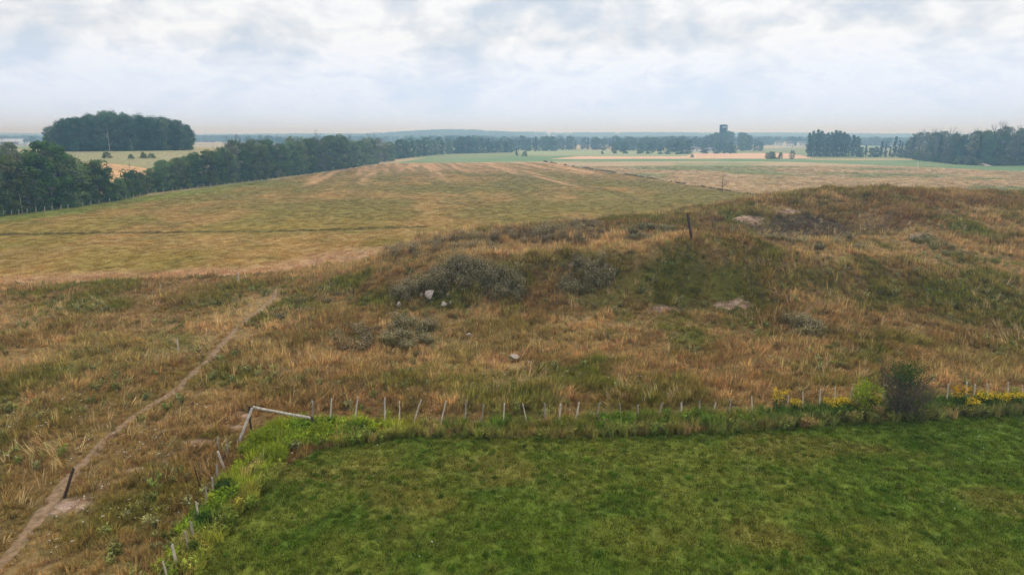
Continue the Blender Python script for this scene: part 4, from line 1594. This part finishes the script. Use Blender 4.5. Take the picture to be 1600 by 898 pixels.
lv.build('leaves', M['darkweed'], sh)
g = P(1346, 648)
sp = empty('sapling', g)
tag(sp, 'bright green leafy sapling just left of the dark thorn bush', 'sapling')
tr, tips, lv = MB(), [], MB()
for j in range(5):
    a = random.uniform(0, 6.283)
    limb(tr, (0, 0, -.1), (math.cos(a) * .25, math.sin(a) * .25, 1), random.uniform(1.5, 2.3), .02, 1, tips, .45)
q = np.repeat(np.array(tips), 44, 0)
lv.blades(q + R.normal(0, .16, q.shape) * [1, 1, 1.3], R.uniform(0, 6.3, len(q)), .2, .07, R.uniform(.5, 1.3, len(q)), .4, R.random(len(q)))
tr.build('trunk', M['bark'], sp)
lv.build('leaves', M['weedgreen'], sp)


# goldenrod plants
def goldenrod(px, by, ty, w, label, mat='gold'):
    g = P(px, by)
    H = CAM_Z + ray(px, ty)[2] * g[1] / ray(px, ty)[1] - g[2]
    rad = w * mpp(g) / 2
    root = empty('goldenrod', g)
    lf, fl = MB(), MB()
    n = int(16 + rad * 40)
    base, top, az = stem_set(n, rad * .85, H * .92, .1)
    straight(lf, base, top, .012, .3)
    leafy(lf, base, top, 14, .18, .2, .1, .88)
    q = np.repeat(top, 12, 0) + R.normal(0, .065, (n * 12, 3)) - [0, 0, .05]
    fl.leaves(q, R.uniform(.045, .085, n * 12), R.normal(size=(n * 12, 3)) + [0, 0, .8], R.random(n * 12))
    lf.build('leaves', M['darkweed'], root)
    fl.build('flowers', M[mat], root)
    tag(root, label, 'goldenrod', 'yellow flowering plants in the fence line')


for a in ((1217, 645, 606, 22, 'tall yellow-flowered goldenrod at the left end of the flowering fence weeds', 'gold'),
          (1243, 644, 623, 18, 'low goldenrod with yellow tops between the first two stakes of the flowering weeds', 'gold'),
          (1298, 643, 622, 26, 'broad yellow goldenrod clump left of the green sapling', 'gold'),
          (1320, 640, 620, 20, 'bright yellow goldenrod right beside the green sapling', 'gold'),
          (1366, 640, 615, 16, 'dull yellow goldenrod between sapling and thorn bush', 'gold'),
          (1497, 640, 603, 20, 'orange-yellow flower clump standing highest right of the thorn bush', 'amber'),
          (1517, 644, 622, 20, 'lemon-yellow goldenrod low in front of the orange clump', 'gold'),
          (1535, 638, 610, 18, 'yellow goldenrod between two stakes right of the orange clump', 'gold'),
          (1560, 637, 612, 24, 'wide goldenrod patch near the right end of the fence', 'gold'),
          (1578, 636, 611, 18, 'goldenrod close against the last stakes at the right', 'gold'),
          (1599, 634, 612, 18, 'goldenrod cut by the right border of the view', 'gold'),
          (1640, 632, 608, 20, 'goldenrod farther along the fence at the right', 'gold')):
    goldenrod(*a)


# bright weed bushes near the fence corner
def weed_bush(px, by, ty, w, label, mat):
    g = P(px, by)
    H = CAM_Z + ray(px, ty)[2] * g[1] / ray(px, ty)[1] - g[2]
    rad = w * mpp(g) / 2
    b = MB()
    n = int(90 + rad * rad * 260)
    az, r = R.uniform(0, 6.283, n), rad * np.sqrt(R.random(n))
    h = H * np.sqrt(np.maximum(.12, 1 - (r / rad) ** 2 * .85)) * R.uniform(.75, 1.12, n)
    base = np.stack([r * np.cos(az) * .75, r * np.sin(az) * .75, np.full(n, -.03)], -1)
    top = np.stack([r * np.cos(az), r * np.sin(az), h], -1)
    straight(b, base, top, .014, .3)
    leafy(b, base, top, 7, .2, .22, .25, 1.0, None, (.3, 1.0))
    o = b.build('weed_bush', M[mat])
    o.location = g
    tag(o, label, 'weeds', 'bright weed bushes at the fence corner')


for a in ((431, 722, 691, 44, 'rounded yellow-green weed bush nearest the pasture corner', 'weedgreen'), (412, 694, 668, 56, 'wide bright green weed bush below the white corner rails', 'weedgreen'),
          (450, 690, 668, 40, 'bright green weed bush under the long white rail', 'weedgreen'), (386, 712, 690, 30, 'small bright weed bush beside the foot of the sloping rail', 'weedgreen'),
          (354, 770, 748, 34, 'green weed bush halfway down the lower left fence', 'darkweed'), (325, 826, 800, 40, 'green weed bush low down beside the lower left stakes', 'darkweed'),
          (500, 682, 660, 46, 'leafy green weed bush right of the white rail end', 'weedgreen'), (306, 868, 845, 26, 'small green weed bush near the bottom stakes', 'darkweed')):
    weed_bush(*a)

# ------------------------------------------------------------------ farm buildings far off
g = P(1128, 235)
k = mpp(g)
si = empty('silo', g)
Hs = CAM_Z + (213 - 197) * k - g[2]
rs = 5.6 * k
b = MB()
th = np.linspace(0, 2 * np.pi, 28, endpoint=False)
zs_ = np.linspace(0, Hs, 12)
b.add(np.concatenate([np.c_[rs * np.cos(th), rs * np.sin(th), 0 * th + z] for z in zs_]), [(i * 28 + q, i * 28 + (q + 1) % 28, (i + 1) * 28 + (q + 1) % 28, (i + 1) * 28 + q) for i in range(11) for q in range(28)])
b.build('wall', M['silo'], si)
for z in zs_[1:-1]:
    b = MB()
    b.tube([(0, 0, z - .12), (0, 0, z + .12)], [rs * 1.012] * 2, 28)
    b.build('hoop', M['silotop'], si)
b = MB()
b.tube([(0, 0, Hs - .05), (0, 0, Hs + 1.1), (0, 0, Hs + 1.15), (0, 0, Hs + 1.6)], [rs * 1.06, rs * 1.06, rs * .9, rs * .2], 28)
b.build('roof', M['silotop'], si)
b = MB()
b.tube([(0, 0, Hs + 1.5), (0, 0, Hs + 3.6)], [.12, .06], 6)
b.build('vent_pipe', M['silotop'], si)
b = MB()                                                       # pale maker's band below the cap
aa = np.linspace(-math.pi / 2 - .62, -math.pi / 2 + .62, 9)
b.add(np.concatenate([np.c_[rs * 1.02 * np.cos(aa), rs * 1.02 * np.sin(aa), 0 * aa + z] for z in (Hs - 2.6, Hs - 1.4)]), [(q, q + 1, q + 10, q + 9) for q in range(8)])
b.build('pale_band', M['tin'], si)
b = MB()
b.box((rs * .98, -.5, 0), (rs + .7, .5, Hs))
b.build('ladder_chute', M['silotop'], si)
tag(si, 'tall dark blue cylindrical silo rising above the grove', 'silo')


def house(name, px, by, w, d, hw, hr, rz, label, cat, wall='white', roof='roof', wins=3, group=None):
    g = P(px, by)
    root = empty(name, g, rz)
    b = MB()
    b.box((-w / 2, -d / 2, -1), (w / 2, d / 2, hw))
    b.add([(-w / 2, -d / 2, hw), (-w / 2, d / 2, hw), (-w / 2, 0, hw + hr), (w / 2, -d / 2, hw), (w / 2, d / 2, hw), (w / 2, 0, hw + hr)], [(0, 2, 1), (3, 4, 5)])
    b.build('wall', M[wall], root)
    b = MB()
    e = .4
    for s in (-1, 1):
        V = np.array([(-w / 2 - e, s * (d / 2 + e), hw - e * hr / (d / 2)), (w / 2 + e, s * (d / 2 + e), hw - e * hr / (d / 2)), (w / 2 + e, 0, hw + hr), (-w / 2 - e, 0, hw + hr)])
        b.add(np.r_[V + [0, 0, .05], V + [0, 0, .3]], [(0, 1, 2, 3), (7, 6, 5, 4), (0, 4, 5, 1), (1, 5, 6, 2), (2, 6, 7, 3), (3, 7, 4, 0)])
    b.build('roof', M[roof], root)
    for q in range(wins):
        b = MB()
        x = -w / 2 + w * (q + .5) / wins
        b.box((x - .6, -d / 2 - .06, hw * .35), (x + .6, -d / 2 + .1, hw * .75))
        b.build('window', M['glass'], root)
    b = MB()
    b.box((w * .28, -d / 2 - .05, 0), (w * .28 + 1.1, -d / 2 + .1, min(2.1, hw * .6)))
    b.build('door', M['redwood'], root)
    tag(root, label, cat, group)


house('farmhouse', 1231, 230.5, 14, 10, 6, 4.5, .3, 'white gabled farmhouse among hazy trees left of the poplars', 'house')
house('farmhouse', 1216, 228, 12, 9, 5.5, 4, -.2, 'smaller white house in haze left of the gabled farmhouse', 'house')
house('farmhouse', 1252, 229, 13, 9, 5, 4, .1, 'white house nearest the left side of the poplar clump', 'house')
house('barn', 1340, 227, 26, 13, 6, 5, .2, 'long pale barn showing through the gap right of the poplars', 'barn', 'white', 'tin')
house('farmhouse', 1388, 229, 14, 10, 6, 5, -.1, 'white building peeping between the dark evergreens at the right', 'house')
house('barn', 1106, 238.0, 18, 9, 2.8, 2.4, .05, 'long low pale farm shed below the silo grove', 'barn', 'white', 'roof')
house('barn', 1088, 237.5, 14, 8, 3.6, 2.4, -.1, 'small pale shed left of the long low farm shed', 'barn', 'white', 'roof')
house('barn', 20, 226, 40, 16, 5, 5, .1, 'long grey barn on the left skyline before the woodlot', 'barn', 'redwood', 'tin', 5)
house('barn', 40, 228, 16, 9, 3.5, 3, -.2, 'small bright-roofed shed in front of the long left barn', 'barn', 'white', 'tin')

# radio mast on the horizon
g = P(884, 224)
rm = empty('radio_mast', g)
Hm = CAM_Z + 25 * mpp(g) - g[2]
for q in range(3):
    b = MB()
    a = q * 2.094
    b.tube([(1.0 * math.cos(a), 1.0 * math.sin(a), 0), (.5 * math.cos(a), .5 * math.sin(a), Hm)], [.14, .1], 5)
    b.build('leg', M['tin'], rm)
b = MB()
for z in np.arange(0, Hm - 3, 3):
    for q in range(3):
        a, a2 = q * 2.094, (q + 1) * 2.094
        r0, r1 = 1 - .5 * z / Hm, 1 - .5 * (z + 3) / Hm
        b.tube([(r0 * math.cos(a), r0 * math.sin(a), z), (r1 * math.cos(a2), r1 * math.sin(a2), z + 3)], [.07, .07], 3, cap=False)
b.build('lattice', M['tin'], rm)
tag(rm, 'thin lattice radio mast on the horizon at the centre', 'mast')

# pale sand heap by the right wood
g = P(1535, 259)
k = mpp(g)
b = MB()
rr_, aa_ = np.meshgrid(np.linspace(0, 1, 7), np.linspace(0, 2 * np.pi, 20, endpoint=False), indexing='ij')
X, Y = rr_ * np.cos(aa_) * 15 * k, rr_ * np.sin(aa_) * 4.0
Z = 3.6 * k * (1 - rr_ ** 1.5) * (.6 + .8 * fbm(X, Y, 2.5, 171, 3)) - .15
b.add(np.stack([X, Y, Z], -1).reshape(-1, 3), [(i * 20 + q, (i + 1) * 20 + q, (i + 1) * 20 + (q + 1) % 20, i * 20 + (q + 1) % 20) for i in range(6) for q in range(20)])
o = b.build('sand_heap', M['sand'], smooth=True)
o.location = g
tag(o, 'low heap of pale sand at the foot of the right-hand wood', 'sand heap')

# ------------------------------------------------------------------ far-off woods that read as one mass
fm = []
for i in range(4):
    H0, tm, cm = TREES['fartree'][i]
    fm.append(cm)
proto_set('farwood', fm)
xs_, ys_ = [], []
for lo, hi, n, th_ in ((1050, 1600, 2600, .56), (1600, 2500, 7000, .5), (2500, 3700, 16000, .36)):
    y = R.uniform(lo, hi, n)
    x = R.uniform(-1, 1, n) * y * .86
    kp = fbm(x, y * .45, 130, 181, 3) > th_
    kp &= ~((np.abs(x / y - .30) < .012) & (y < 1500))
    xs_.append(x[kp])
    ys_.append(y[kp])
x, y = np.concatenate(xs_), np.concatenate(ys_)
scatter('far_woods', 'farwood', x, y, np.ones((len(x), 3)), R.uniform(.65, 1.1, len(x)), R.uniform(0, 6.28, len(x)), np.zeros(len(x)), dz=.5)

# ------------------------------------------------------------------ haze
b = MB()
b.box((-4700, -150, -12), (4700, 4400, 56))
m, nd, lk = new_mat('summer_haze')
pv = N(nd, 'ShaderNodeVolumePrincipled')
pv.inputs['Color'].default_value = (.40, .70, 1.0, 1)
pv.inputs['Absorption Color'].default_value = (1, 1, 1, 1)
pv.inputs['Density'].default_value = .00066
pv.inputs['Anisotropy'].default_value = .5
out = N(nd, 'ShaderNodeOutputMaterial')
lk.new(pv.outputs[0], out.inputs['Volume'])
hz = b.build('haze', m)
tag(hz, kind='stuff')
